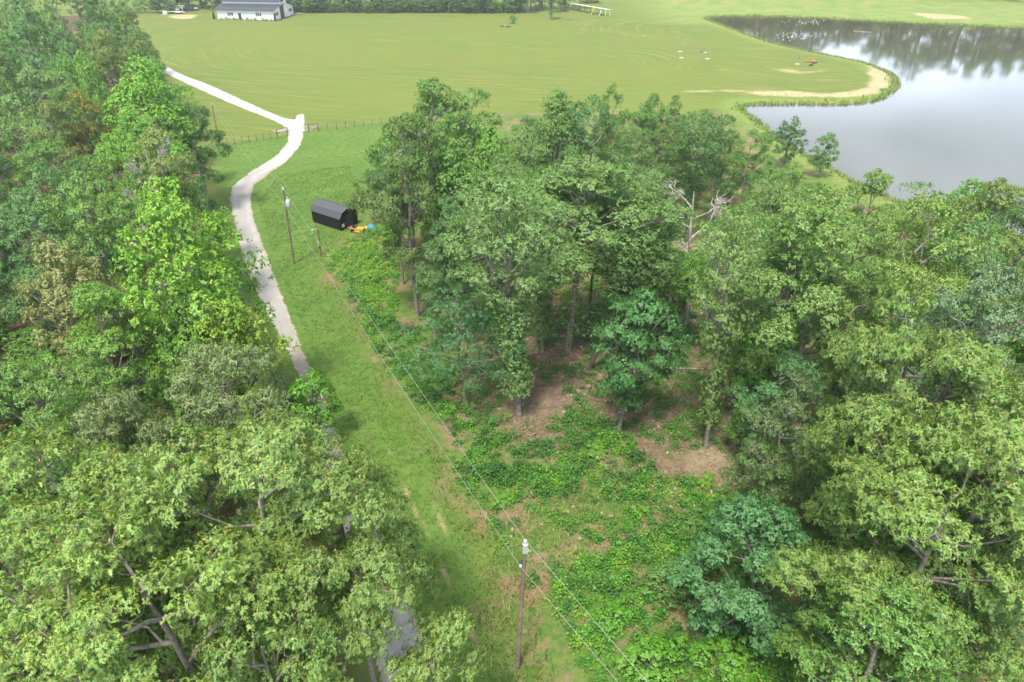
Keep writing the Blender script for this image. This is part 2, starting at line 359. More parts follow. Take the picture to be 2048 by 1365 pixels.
# gravel driveway: a sheet draped 3 cm over the ground, ragged at its edges
def road_material():
    m = bpy.data.materials.new('gravel'); m.use_nodes = True; t = m.node_tree; Lk = t.links.new; b = t.nodes['Principled BSDF']
    b.inputs['Roughness'].default_value = .95; b.inputs['Specular IOR Level'].default_value = .1
    tcn = t.nodes.new('ShaderNodeTexCoord')
    def nn(sc, d=5, r=.6):
        n = t.nodes.new('ShaderNodeTexNoise'); n.inputs['Scale'].default_value = sc; n.inputs['Detail'].default_value = d; n.inputs['Roughness'].default_value = r; Lk(tcn.outputs['Object'], n.inputs['Vector']); return n.outputs['Fac']
    def rr(f, a, c, lo=0., hi=1.):
        n = t.nodes.new('ShaderNodeMapRange'); n.inputs[1].default_value = a; n.inputs[2].default_value = c; n.inputs[3].default_value = lo; n.inputs[4].default_value = hi; Lk(f, n.inputs[0]); return n.outputs[0]
    def mx_(f, a, c):
        n = t.nodes.new('ShaderNodeMix'); n.data_type = 'RGBA'; Lk(f, n.inputs[0])
        for s, v in ((6, a), (7, c)):
            if isinstance(v, tuple): n.inputs[s].default_value = (*v, 1)
            else: Lk(v, n.inputs[s])
        return n.outputs[2]
    at = t.nodes.new('ShaderNodeAttribute'); at.attribute_name = 'pale'
    col = mx_(rr(nn(9, 4, .8), .4, .62), (.31, .297, .278), (.40, .385, .36))
    col = mx_(rr(nn(.5), .4, .65, 0, .5), col, (.34, .32, .295))
    pale = mx_(rr(nn(3), .4, .62), (.56, .545, .52), (.47, .45, .42))
    col = mx_(at.outputs['Fac'], col, pale)
    ae = t.nodes.new('ShaderNodeAttribute'); ae.attribute_name = 'edge'
    ed = t.nodes.new('ShaderNodeMath'); ed.operation = 'MULTIPLY'; Lk(ae.outputs['Fac'], ed.inputs[0]); Lk(rr(nn(1.6, 6, .7), .42, .56), ed.inputs[1])
    col = mx_(ed.outputs[0], col, (.34, .25, .15))
    aw = t.nodes.new('ShaderNodeAttribute'); aw.attribute_name = 'wheel'
    wm = t.nodes.new('ShaderNodeMath'); wm.operation = 'MULTIPLY'; Lk(aw.outputs['Fac'], wm.inputs[0]); Lk(rr(nn(.8, 5), .35, .65, .1, .6), wm.inputs[1])
    col = mx_(wm.outputs[0], col, (.47, .455, .43))
    Lk(col, b.inputs['Base Color'])
    bp = t.nodes.new('ShaderNodeBump'); bp.inputs['Strength'].default_value = .7; bp.inputs['Distance'].default_value = .05
    Lk(nn(14, 4, .8), bp.inputs['Height']); Lk(bp.outputs[0], b.inputs['Normal'])
    return m
def draped(name, P, m, lift, step=.33, rag=1.0, pale=None, path=None):
    P = np.array(P); 
    vs = []; fs = []; vid = {}
    x0, y0 = P.min(0) - 1; x1, y1 = P.max(0) + 1
    gx = np.arange(x0, x1, step); gy = np.arange(y0, y1, step)
    A, B = np.meshgrid(gx, gy, indexing='ij')
    s = sd(A, B, P) - .12 + rag * (fbm(A, B, 1.0) - .5) * 1.2
    keep = (s[:-1, :-1] > 0) & (s[1:, :-1] > 0) & (s[1:, 1:] > 0) & (s[:-1, 1:] > 0)
    ii, jj = np.nonzero(keep); idn = np.arange(A.size).reshape(A.shape)
    q = np.stack([idn[ii, jj], idn[ii+1, jj], idn[ii+1, jj+1], idn[ii, jj+1]], -1)
    u, inv = np.unique(q, return_inverse=True); q = inv.reshape(q.shape)
    xa, ya = A.ravel()[u], B.ravel()[u]; sa = s.ravel()[u]
    za = height(xa, ya) + lift * ss(-.1, .5, sa)
    me = mesh_np(name, np.stack([xa, ya, za], -1), q, (m,), smooth=True)
    if path is not None:
        d = dist(xa, ya, path, False)
        for nm, a in (('pale', ss(95, 118, ya)), ('edge', 1 - ss(.1, .9, sa)), ('wheel', 1 - ss(.15, .5, np.abs(d - .85)))):
            at = me.attributes.new(nm, 'FLOAT', 'POINT'); at.data.foreach_set('value', a.astype(np.float32))
    return tag(link(name, me), kind='structure')
draped('driveway', ROAD, road_material(), .05, step=.17, rag=.3, path=CEN_PATH)

# pond
def water_material():
    m = bpy.data.materials.new('pond_water'); m.use_nodes = True; t = m.node_tree; b = t.nodes['Principled BSDF']; Lk = t.links.new
    b.inputs['Base Color'].default_value = (.085, .082, .045, 1); b.inputs['Roughness'].default_value = .055
    b.inputs['IOR'].default_value = 1.45; b.inputs['Specular IOR Level'].default_value = .9
    tcn = t.nodes.new('ShaderNodeTexCoord'); mpn = t.nodes.new('ShaderNodeMapping'); mpn.inputs['Scale'].default_value = (1, 1.5, 1)
    n = t.nodes.new('ShaderNodeTexNoise'); n.inputs['Scale'].default_value = 1.1; n.inputs['Detail'].default_value = 3
    Lk(tcn.outputs['Object'], mpn.inputs['Vector']); Lk(mpn.outputs[0], n.inputs['Vector'])
    bp = t.nodes.new('ShaderNodeBump'); bp.inputs['Strength'].default_value = .05; bp.inputs['Distance'].default_value = .06
    Lk(n.outputs['Fac'], bp.inputs['Height']); Lk(bp.outputs[0], b.inputs['Normal'])
    return m
wp = mesh_np('pond_water', [(20, 60, WATER_Z), (290, 60, WATER_Z), (290, 300, WATER_Z), (20, 300, WATER_Z)], [(0, 1, 2, 3)], (water_material(),))
tag(link('pond_water', wp), kind='structure')
# ------------------------------------------------------------ trees
LEAF_LOBED = np.array([(0,0),(.24,.34),(.07,.42),(.33,.78),(.09,.74),(0,1.12),(-.09,.74),(-.33,.78),(-.07,.42),(-.24,.34)])
LEAF_BROAD = np.array([(0,0),(.36,.35),(.22,.8),(0,1.05),(-.22,.8),(-.36,.35)])
LEAF_RHOMB = np.array([(0,0),(.27,.45),(0,1.),(-.27,.45)])
LEAF_LONG = np.array([(0,0),(.15,.4),(0,1.15),(-.15,.4)])
def unit(a): return a / (np.linalg.norm(a, axis=-1, keepdims=True) + 1e-9)
def leaf_geo(base, d, up, size, tmpl, g, bend=.18):
    """one leaf polygon per row: base point, direction, rough upward side, length"""
    n = len(base); s = unit(np.cross(d, up)); nn_ = unit(np.cross(s, d))
    u = tmpl[:, 0][None, :, None]; v = tmpl[:, 1][None, :, None]
    L_ = size[:, None, None]
    P = base[:, None, :] + L_ * (v * d[:, None, :] + u * s[:, None, :] - bend * v * v * nn_[:, None, :] + .25 * np.abs(u) * nn_[:, None, :])
    k = len(tmpl)
    return P.reshape(-1, 3), np.arange(n * k).reshape(n, k)
def rosettes_n(tips, axes, nrm, g, per, size, tmpl, spread=(45, 95), droop=.3, tip_frac=0., bend=.18):
    """leaves radiating from each twig end"""
    n = len(tips)
    young = np.zeros(n * per, bool)
    if tip_frac:
        ok = (axes[:, 2] > .35) & (g.random(n) < tip_frac); j = np.tile(np.arange(per), n); young = np.repeat(ok, per) & (j < 2)
    T = np.repeat(tips, per, 0); A = np.repeat(axes, per, 0); N = len(T)
    r = unit(g.normal(size=(N, 3))); side = unit(np.cross(A, r))
    th = np.radians(np.where(young, g.uniform(10, 60, N), g.uniform(*spread, N)))[:, None]
    d = unit(A * np.cos(th) + side * np.sin(th) - np.array((0, 0, droop)))
    up = unit(A + .30 * g.normal(size=(N, 3)))
    sz = size * g.uniform(.65, 1.2, N) * np.where(young, .62, 1.)
    base = T + A * (g.uniform(-1.2, .2, N) * size)[:, None]
    V, F = leaf_geo(base, d, up, sz, tmpl, g, bend)
    mi = young.astype(np.int32)
    return V, F, mi, (np.repeat(np.arange(n), per))
def soft_normals(me, V, nleaf, k, mass_n, nv):
    '''leaf normals lean towards the outside of their leaf mass, as the eye sees dense foliage'''
    P = V.reshape(nleaf, k, 3); fn = unit(np.cross(P[:, 1] - P[:, 0], P[:, -1] - P[:, 0]))
    fn *= np.sign(np.sum(fn * mass_n, 1, keepdims=True) + 1e-6)
    return unit(fn * .5 + mass_n * .62)
def envelope(kind, t):
    if kind == 'broad': return np.sqrt(np.clip(1 - ((t - .38) / .64) ** 2, 0.02, 1))
    if kind == 'dome': return np.sqrt(np.clip(1 - (np.clip(t, 0, 1)) ** 2.2, 0.02, 1)) * (.75 + .25 * np.clip(t * 4, 0, 1))
    if kind == 'ovate': return np.clip(np.sin(np.pi * np.clip(t, 0, 1) ** .75) ** .7, .05, 1)
    if kind == 'column': return np.clip(.55 + .45 * np.sin(np.pi * t ** 1.3), .05, 1) * np.sqrt(np.clip(1.02 - t ** 5, .02, 1))
    if kind == 'vase': return np.clip(.35 + .75 * t ** .8, .1, 1) * np.sqrt(np.clip(1.02 - t ** 6, .02, 1))
def make_proto(name, seed, H=20., R=6., base=.35, kind='broad', K=110, cr=1.15, flat=.62, ros=26, per=6, leaf=.16, tmpl=LEAF_LOBED,
               tips=.0, droop=.3, inner=.35, limbs=7, lean=0., spread=(60, 105), twigs=1, lobes=.25, trunk_r=None, leaves_on_trunk=0, spray=False, barkm=None, bend=.18, sparse=0., supers=None, per_sup=6):
    g = np.random.default_rng(seed)
    zb = H * base; hc = H - zb
    # clump centres
    ph = g.uniform(0, 6.28, 4); cs = []; tries = 0
    lobef = lambda a, t: 1 + lobes * (math.sin(2*a + ph[0] + 2*t) * .5 + math.sin(3*a + ph[1]) * .4 + math.sin(5*a + ph[2] + 4*t) * .35)
    while len(cs) < K and tries < K * 60:
        tries += 1
        t = g.random() ** .8; a = g.uniform(0, 2 * math.pi)
        rr = (g.random() ** inner)
        r = R * float(envelope(kind, np.array(t))) * lobef(a, t) * rr
        z = zb + t * (hc - cr * flat) * (1 - .06 * g.random())
        p = np.array((r * math.cos(a) + lean * t * hc * .3, r * math.sin(a), z))
        if sparse and math.sin(a * 2 + ph[3] + z * .7) * .5 + .5 < sparse: continue
        if all(np.sum((p - q) ** 2) > (cr * 1.0) ** 2 for q in cs): cs.append(p)
    sup = None
    if supers:
        sp = []; tries = 0; n_s, rs = supers
        while len(sp) < n_s and tries < 4000:
            tries += 1; t = g.random() ** .75; a = g.uniform(0, 2 * math.pi)
            r = max(0, R * float(envelope(kind, np.array(t))) * lobef(a, t) * (g.random() ** .28) - rs * .55)
            p = np.array((r * math.cos(a), r * math.sin(a), zb + t * (hc - rs * .7)))
            if all(np.sum((p - q) ** 2) > (rs * 1.12) ** 2 for q in sp): sp.append(p)
        sup = np.array(sp); cs = []
        for q in sup:
            f = g.uniform(.7, 1.25); m = int(round(per_sup * f * f)); loc = []
            for _ in range(60):
                d_ = unit(g.normal(size=3) + (0, 0, .9) + .5 * unit(q * (1, 1, 0) + 1e-3)); c = q + d_ * rs * f * .8 * np.array((1, 1, .62)) * (g.random() ** .2)
                if all(np.sum((c - o) ** 2) > (cr * .95) ** 2 for o in loc): loc.append(c)
                if len(loc) >= m: break
            cs += loc
    cs = np.array(cs); K = len(cs)
    # wood: trunk, limbs, branches to each clump
    tr = trunk_r or H * .0135
    w_ = MB(); fork = zb + .12 * hc
    wb = MB()
    top = np.array((lean * hc * .2, 0, zb + hc * .72))
    wob = g.normal(size=(8, 2)) * .12
    tp = [np.array((wob[i, 0] * i * .25, wob[i, 1] * i * .25, 0)) + top * np.array((t_, t_, 1)) * np.array((1, 1, t_)) for i, t_ in enumerate(np.linspace(0, 1, 8))]
    tp[0] = np.array((0, 0, -.4))
    w_.tube([tp[0], tp[0] + (0, 0, .5)] + tp[1:], [tr * 1.7, tr * 1.25] + list(np.linspace(tr, tr * .3, 7)), 8)
    def on_trunk(z): 
        z = min(max(z, .5), top[2] - .01)
        for i in range(7):
            if tp[i + 1][2] >= z: 
                f = (z - tp[i][2]) / (tp[i + 1][2] - tp[i][2]); return tp[i] * (1 - f) + tp[i + 1] * f
        return tp[-1]
    limb_pts = []
    if sup is not None: limbs = 0; order = np.argsort(sup[:, 2])
    for i in (range(len(sup)) if sup is not None else []):
        q = sup[order[i]]; z0 = max(fork, min(q[2] - .55 * math.hypot(q[0], q[1]) - .5, top[2] - .2)); p0 = on_trunk(z0)
        p1 = p0 + (q - p0) * (.35, .35, .28) + g.normal(size=3) * .2; p2 = p0 + (q - p0) * (.7, .7, .66) + g.normal(size=3) * .25
        f_ = g.uniform(.27, .44); limb_pts.append([p0, p1, p2, q]); wb.tube([p0, p1, p2, q], [tr * f_, tr * f_ * .75, tr * f_ * .5, tr * f_ * .25], 6, False)
    for i in range(limbs):
        a = 2.4 * i + g.uniform(-.4, .4); z0 = fork + (i / limbs) * hc * .45 * g.uniform(.7, 1.1) - .1 * hc
        tt = min(.95, (z0 - zb) / hc + g.uniform(.28, .5)); rr = R * float(envelope(kind, np.array(tt))) * .72
        p0 = on_trunk(z0); p3 = np.array((rr * math.cos(a), rr * math.sin(a), zb + tt * hc)); p3 = cs[np.argmin(np.linalg.norm(cs - p3, axis=1))]
        p1 = p0 + (p3 - p0) * (.35, .35, .25) + g.normal(size=3) * .15; p2 = p0 + (p3 - p0) * (.7, .7, .65) + g.normal(size=3) * .25
        pts = [p0, p1, p2, p3]; limb_pts.append(pts)
        wb.tube(pts, [tr * .55, tr * .42, tr * .28, tr * .12], 6, False)
    nodes = np.array([p for l in limb_pts for p in (l[1], (l[1]+l[2])/2, l[2], (l[2]+l[3])/2, l[3])] + [on_trunk(z) for z in np.linspace(zb, top[2], 5)])
    for c in cs:
        dd = np.linalg.norm(nodes - c, axis=1) + 1.2 * np.clip(nodes[:, 2] - c[2], 0, 9)
        q = nodes[np.argmin(dd)]; m = (q + c) / 2 + g.normal(size=3) * .15 - (0, 0, .1 * np.linalg.norm(c - q))
        wb.tube([q, m, c], [tr * .16, tr * .10, tr * .04], 4, False)
        if twigs:
            for _ in range(3):
                e = c + unit(g.normal(size=3) + (0, 0, .6)) * cr * .8; wb.tube([m * .3 + c * .7, e], [tr * .05, tr * .02], 3, False)
    # leaves
    n = K * ros
    ci = np.repeat(np.arange(K), ros)
    d = unit(g.normal(size=(n, 3)) + (0, 0, .75))
    rad = cr * g.uniform(.75, 1.3, K)[ci] * (g.random(n) ** .26)
    if spray:   # flat layered sprays
        off = d * rad[:, None] * np.array((1.25, 1.25, .22)); off[:, 2] -= .12 * (off[:, 0] ** 2 + off[:, 1] ** 2) / cr
    else: off = d * rad[:, None] * np.array((1, 1, flat))
    outw = unit(cs * (1, 1, 0) + 1e-3)[ci]
    tip = cs[ci] + off
    ax = unit(unit(off) + .35 * outw + (0, 0, .55) + .3 * g.normal(size=(n, 3)))
    if leaves_on_trunk:
        z = g.uniform(H * .13, zb + .1 * hc, leaves_on_trunk); a = g.uniform(0, 6.28, leaves_on_trunk)
        rr = tr + R * .16 * (g.random(leaves_on_trunk) ** .8) * (1 + 1.6 * (vn(z * 1.0, a * 0 + seed, 1.6)))
        b = np.array([on_trunk(q) for q in z]) + np.stack([rr * np.cos(a), rr * np.sin(a), 0 * a], -1)
        tip = np.concatenate([tip, b]); ax = np.concatenate([ax, unit(np.stack([np.cos(a), np.sin(a), .5 + 0 * a], -1) + .3 * g.normal(size=(len(z), 3)))])
    V, F, mi, owner = rosettes_n(tip, ax, None, g, per, leaf, tmpl, spread, droop, tips, bend)
    if tips:      # young leaves only at the upper, outer twig ends
        pass
    outm = unit(off * (1, 1, 1 / flat) / cr + .75 * unit(cs[ci] - np.array((0, 0, zb + hc * .35))) + (0, 0, .45))
    if len(tip) > n: outm = np.concatenate([outm, ax[n:]])
    mass_n = np.repeat(outm, per, 0); kk = len(tmpl); nl = len(mass_n)
    # wind every leaf so that its face looks outwards
    P_ = V.reshape(nl, kk, 3); fn = np.cross(P_[:, 1] - P_[:, 0], P_[:, -1] - P_[:, 0]); flip = np.sum(fn * mass_n, 1) < 0
    F = F.copy(); F[flip] = F[flip][:, ::-1]
    crown = mesh_np(name + '_crown', V, F, (M_leaf, M_tip, barkm or M_bark), mi, extra=(wb.v, wb.f))
    vn_ = np.zeros((len(crown.vertices), 3), np.float32); cvn = np.empty(len(crown.vertices) * 3, np.float32); crown.vertices.foreach_get('normal', cvn); vn_[:] = cvn.reshape(-1, 3)
    vn_[:nl * kk] = np.repeat(soft_normals(crown, V, nl, kk, mass_n, 0), kk, 0)
    crown.normals_split_custom_set_from_vertices(vn_)
    me = bpy.data.meshes.new(name + '_trunk'); me.from_pydata(w_.v, [], w_.f); me.materials.append(barkm or M_bark)
    me.polygons.foreach_set('use_smooth', np.ones(len(me.polygons), bool)); me.update()
    return dict(crown=crown, trunk=me, H=H, R=R)
PROTO = {}
for i, sd_ in enumerate((3, 14, 25)):
    PROTO['oak%d' % i] = make_proto('oak', sd_, H=18, R=5.6, base=.34, K=0, supers=(19, 1.75), per_sup=7, cr=.82, flat=.62, ros=38, per=8, leaf=.185, tips=.7, droop=.25, inner=.30, limbs=8, lobes=.22, trunk_r=.24)
for i, sd_ in enumerate((5, 6, 7)):
    PROTO['mid%d' % i] = make_proto('broad', sd_, H=18, R=5.6, base=.28, kind=('broad', 'dome', 'broad')[i], K=0, supers=(21, 1.65), per_sup=7, cr=.80, flat=.65, ros=38, per=6, leaf=.19, tmpl=LEAF_RHOMB, tips=.25, inner=.32, limbs=8, lobes=.26)
for i, sd_ in enumerate((8, 9)):
    PROTO['maple%d' % i] = make_proto('maple', sd_, H=18, R=4.6, base=.22, kind='ovate', K=100, cr=.9, flat=1.15, ros=50, per=6, leaf=.175, tmpl=LEAF_BROAD, tips=0, inner=.5, limbs=9, lobes=.34, droop=.2)
PROTO['chestnut0'] = make_proto('chestnut', 31, H=16, R=5.2, base=.25, kind='dome', K=0, supers=(22, 1.45), per_sup=6, cr=.75, flat=.65, ros=38, per=7, leaf=.22, tmpl=LEAF_LONG, tips=.3, droop=.75, inner=.36, lobes=.2)
PROTO['oakh0'] = make_proto('oakhigh', 17, H=18, R=4.5, base=.60, K=0, supers=(11, 1.6), per_sup=7, cr=.8, flat=.62, ros=38, per=8, leaf=.185, tips=.7, droop=.25, limbs=8, lobes=.2, trunk_r=.2)
PROTO['bluemaple0'] = make_proto('bluemaple', 18, H=10, R=3.8, base=.10, kind='ovate', K=0, supers=(26, 1.05), per_sup=7, cr=.58, flat=.7, ros=40, per=6, leaf=.13, tmpl=LEAF_BROAD, droop=.25, lobes=.25, trunk_r=.16)
PROTO['locust0'] = make_proto('locust', 41, H=11, R=3.6, base=.22, kind='ovate', K=70, cr=1.0, flat=.5, ros=46, per=7, leaf=.15, tmpl=LEAF_LONG, droop=.35, inner=.5, limbs=8, lobes=.35, spray=True)
PROTO['tulip0'] = make_proto('tulip', 43, H=12, R=3.0, base=.25, kind='column', K=70, cr=.85, flat=.45, ros=60, per=6, leaf=.16, tmpl=LEAF_BROAD, droop=.3, inner=.5, limbs=8, lobes=.4, spray=True)
for i, sd_ in enumerate((51, 52)):
    PROTO['slim%d' % i] = make_proto('slim', sd_, H=19, R=3.9, base=.45, kind='vase', K=75, cr=1.0, flat=.6, ros=50, per=6, leaf=.17, tmpl=LEAF_RHOMB, inner=.45, limbs=9, lobes=.3, leaves_on_trunk=1700 if i == 0 else 800, trunk_r=.22)
PROTO['slim2'] = make_proto('slimbare', 53, H=19, R=3.9, base=.56, kind='vase', K=80, cr=1.0, flat=.6, ros=50, per=6, leaf=.17, tmpl=LEAF_RHOMB, inner=.45, limbs=9, lobes=.3, leaves_on_trunk=0, trunk_r=.2, barkm=mat('dark_bark', (.13, .11, .095), .9, col2=(.06, .05, .045), nscale=4, bump=.5))
PROTO['umbel0'] = make_proto('umbel', 55, H=19, R=6.6, base=.46, kind='dome', K=0, supers=(44, 1.35), per_sup=7, cr=.8, flat=.65, ros=38, per=6, leaf=.19, tmpl=LEAF_RHOMB, inner=.4, limbs=10, lobes=.22, trunk_r=.26, leaves_on_trunk=300)
for i, sd_ in enumerate((61, 62)):
    PROTO['far%d' % i] = make_proto('far', sd_, H=20, R=5.5, base=(.02, .05)[i], kind=('ovate', 'broad')[i], K=0, supers=(26, 1.7), per_sup=6, cr=.9, flat=.75, ros=18, per=5, leaf=.30, tmpl=LEAF_RHOMB, inner=.4, limbs=6, twigs=0, lobes=.3, trunk_r=.3)
for i, sd_ in enumerate((71, 72, 73)):
    PROTO['shrub%d' % i] = make_proto('shrub', sd_, H=3.2, R=1.9, base=.08, kind='dome', K=34, cr=.5, flat=.7, ros=26, per=6, leaf=.13, tmpl=(LEAF_RHOMB, LEAF_BROAD, LEAF_RHOMB)[i], inner=.45, limbs=5, twigs=0, lobes=.35, trunk_r=.05)
for i, sd_ in enumerate((75, 76)):
    PROTO['young%d' % i] = make_proto('young', sd_, H=8, R=2.4, base=.15, kind='ovate', K=55, cr=.65, flat=.7, ros=30, per=6, leaf=.16, tmpl=LEAF_BROAD, inner=.5, limbs=7, lobes=.35, trunk_r=.09)
def make_bare(name, seed, H, R, n=9, m=M_grey):
    g = np.random.default_rng(seed); w_ = MB(); t_w = MB().tube([(0, 0, -.3), (.1, 0, H * .4), (-.1, .1, H * .75), (.1, 0, H)], [H*.015, H*.012, H*.008, H*.003], 7)
    for i in range(n):
        z = H * (.35 + .6 * i / n); a = 2.4 * i + g.uniform(-.5, .5); l = R * (1.1 - .6 * i / n) * g.uniform(.7, 1.2)
        p = np.array((0, 0, z)); q = p + np.array((math.cos(a) * l * .5, math.sin(a) * l * .5, l * .3)); e = p + np.array((math.cos(a + .3) * l, math.sin(a + .3) * l, l * .75))
        w_.tube([p, q, e], [H * .0048, H * .0034, H * .0015], 5)
        for _ in range(14):
            f = g.uniform(.2, 1); s_ = q * (1 - f) + e * f; t_ = s_ + unit(g.normal(size=3) + (math.cos(a), math.sin(a), .8)) * l * g.uniform(.2, .5)
            mid_ = (s_ + t_) / 2 + g.normal(size=3) * .06 * l; w_.tube([s_, mid_, t_], [H * .0026, H * .0019, H * .0009], 4, False)
            for _ in range(3):
                u_ = mid_ + unit(g.normal(size=3)) * l * .16; w_.tube([mid_, u_], [H * .0018, H * .0009], 3, False)
    out = []
    for q in (t_w, w_): me = bpy.data.meshes.new(name); me.from_pydata(q.v, [], q.f); me.materials.append(m); me.update(); out.append(me)
    return dict(trunk=out[0], crown=None, twigs=out[1], H=H, R=R)
PROTO['bare0'] = make_bare('bare', 81, 12, 3.2)
PROTO['bare1'] = make_bare('bare', 82, 10, 2.4, 7)

COL = dict(oak=(.210,.335,.075), oakl=(.225,.350,.085), lime=(.23,.43,.05), lime2=(.19,.37,.058), mid=(.160,.305,.062), dark=(.110,.225,.052), blue=(.135,.270,.082), grey=(.190,.315,.090),
           olive=(.205,.285,.070), bronze=(.27,.28,.055), yellow=(.33,.47,.06), chest=(.20,.285,.105), teal=(.110,.275,.095), bright=(.15,.36,.035), far=(.105,.195,.075), far2=(.145,.245,.090))
SHORT = []            # (x, y, short name) of the trees that have a label of their own
used_labels = set()
EDGE_L = np.array([(0,285),(60,300),(120,345),(160,362),(200,398),(230,425),(300,448),(400,440),(430,470),(520,440),(600,500),(700,585),(740,640),(780,695),(860,725),(900,750),(950,825),(1000,840),(1100,900),(1130,990),(1365,1015)], float)
EDGE_L0 = np.array([(0,285),(60,300),(120,345),(160,362),(200,398),(230,425),(300,448),(400,440),(430,470),(520,440),(600,485),(700,560),(740,605),(780,690),(860,705),(950,760),(1000,830),(1100,900),(1200,985),(1365,985)], float)
EDGE_R = np.array([(0,0),(400,0),(450,1430),(600,1440),(700,1450),(900,1450),(960,1440),(1050,1385),(1250,1400),(1320,1560),(1500,1620)], float)
EDGE_O = np.array([(0,0),(400,0),(450,1500),(600,1540),(700,1550),(850,1560),(950,1590),(1050,1640),(1150,1640),(1230,1590),(1400,1570)], float)
def clampx(x, y, H, R, tilt, group, cl, oak=False):
    '''keep the crowns behind the wood edges seen in the photo'''
    if not cl or y > 200 or not group or 'wood' not in group: return x, y
    tx = tilt[0] if tilt else 0
    ER = EDGE_O if oak else EDGE_R
    for f in (.45, .7, .85, .7):
        a, b = PR(x + tx * f, y, H * f); dep = y * ct - (H * f - CAM_H) * st
        if 'left' in group:
            ex = a + .88 * R * FPX / dep - np.interp(b, EDGE_L[:, 0], EDGE_L[:, 1])
            if ex > 0: x -= ex * dep / FPX
        elif a > -60 + np.interp(b, ER[:, 0], ER[:, 1]):
            ex = np.interp(b, ER[:, 0], ER[:, 1]) - (a - 1.05 * R * FPX / dep)
            if ex > 0: x += ex * dep / FPX
    return x, y
def tree(pk, x, y, H, R, col, label, cat='tree', group=None, rz=None, tilt=None, name=None, short=None, z=None, cl=True):
    """tilt: (dx, dy) metres the top stands off its foot"""
    x, y = clampx(x, y, H, R, tilt, group, cl, pk.startswith('oak'))
    p = PROTO[pk]; g = np.random.default_rng(abs(int(x * 131 + y * 977)) + 3)
    o = empty(name or 'broadleaf_tree', (x, y, hz(x, y) if z is None else z)); sz = H / p['H']; sr = R / p['R']
    o.scale = (sr, sr, sz)
    q = None
    import mathutils
    spin = mathutils.Matrix.Rotation(g.uniform(0, 6.28) if rz is None else rz, 4, 'Z')
    if tilt:
        ang = math.atan2(math.hypot(*tilt), H); axv = mathutils.Vector((-tilt[1], tilt[0], 0)).normalized()
        T = mathutils.Matrix.Rotation(ang, 4, axv)
    else: T = mathutils.Matrix.Rotation(g.normal() * .03, 4, 'X')
    o.rotation_euler = (T @ spin).to_euler()
    if p['crown'] is not None:
        c = link('crown', p['crown'], o)
        cc = COL[col] if isinstance(col, str) else col
        v = g.uniform(.93, 1.07); c.color = (cc[0] * v * g.uniform(.95, 1.05), cc[1] * v, cc[2] * v * g.uniform(.92, 1.08), 1)
    link('trunk', p['trunk'], o)
    if p.get('twigs'): link('branches', p['twigs'], o)
    tag(o, label, cat, group); used_labels.add(label)
    if short: SHORT.append((x, y, short))
    return o
def top_at(px, py, H): return G(px, py, H)
LW, RW_ = 'trees of the left wood', 'trees of the right wood'
TREES = []   # x, y, R of every tree placed
def T(px, py, H, R, pk, col, label, short=None, foot=None, group=None, **k):
    """crown top at a photo position; a foot shifts the base and the tree leans from it"""
    x, y = top_at(px, py, H)
    tilt = None
    if foot: tilt = (x - foot[0], y - foot[1]); x, y = foot
    x, y = clampx(x, y, H, R, tilt, group, True, pk.startswith('oak'))
    TREES.append((x + (tilt[0] if tilt else 0), y + (tilt[1] if tilt else 0), R))
    return tree(pk, x, y, H, R, col, label, short=short, group=group, tilt=tilt, **k)
# --- left wood, from the camera outwards
T(240, 985, 18.5, 5.2, 'oak0', 'oakl', 'large oak with pale limbs and orange-tipped leaf tufts filling the lower left corner', 'the large pale-limbed oak', foot=(-10.5, 12.5), group=LW)
T(600, 790, 19.5, 4.9, 'oak1', 'oakl', 'tall oak with rust-tipped leaf tufts where the driveway goes out of sight', 'the oak hiding the driveway', foot=(-9.0, 18.5), group=LW)
T(300, 835, 18.5, 5.2, 'oak2', 'oakl', 'orange-tipped oak just nearer than the brown gap in the left wood', 'the oak by the brown gap', group=LW)
T(40, 905, 18, 4.8, 'oak0', 'oak', 'oak crown with orange tips cut by the left edge of the photo', 'the edge oak', rz=2.1, group=LW)
T(765, 975, 16.5, 2.9, 'oakh0', 'oakl', 'oak bough with rust tips leaning out over the hidden stretch of driveway', 'the leaning oak', foot=(-8.6, 16.6), rz=1.0, group=LW)
T(960, 1145, 14.0, 2.1, 'oakh0', 'oakl', 'nearest oak leaning over the lawn left of the near utility pole', 'the nearest leaning oak', foot=(-7.2, 11.6), rz=4.0, group=LW)
T(20, 1120, 17, 4.8, 'oak1', 'oakl', 'oak crown with bleached leaf tips low on the left edge', 'the low edge oak', rz=5.0, group=LW)
T(480, 1190, 15.5, 3.2, 'oak2', 'oakl', 'lower oak crown with thick grey boughs in front of the large pale-limbed oak', 'the thick-boughed oak', rz=3.0, group=LW)
T(610, 735, 7, 1.9, 'young1', 'bright', 'small bright tree spilling over the driveway edge where the oaks begin', 'the small edge tree', group=LW)
T(665, 830, 17.5, 3.0, 'oak0', 'oakl', 'narrow oak crown beside the driveway, right of the brown gap oak', 'the narrow driveway oak', rz=2.5, group=LW)
T(450, 650, 16, 5.2, 'chestnut0', 'chest', 'grey-green chestnut with drooping strings of leaves beside the driveway', 'the drooping chestnut', group=LW)
T(180, 735, 15.5, 4.3, 'chestnut0', 'chest', 'smaller grey-green chestnut with drooping leaves, deeper in the left wood', 'the smaller chestnut', rz=2.0, group=LW)
T(40, 700, 15.5, 4.2, 'mid0', 'mid', 'mid-green rounded tree left of the two drooping chestnuts', 'the tree left of the chestnuts', group=LW)
T(500, 590, 13, 3.3, 'maple0', 'yellow', 'yellow-green maple overhanging the left side of the driveway', 'the yellow-green maple', group=LW)
T(330, 590, 13.5, 2.4, 'maple1', 'lime2', 'small light green maple just behind the drooping chestnut', 'the small light maple', group=LW)
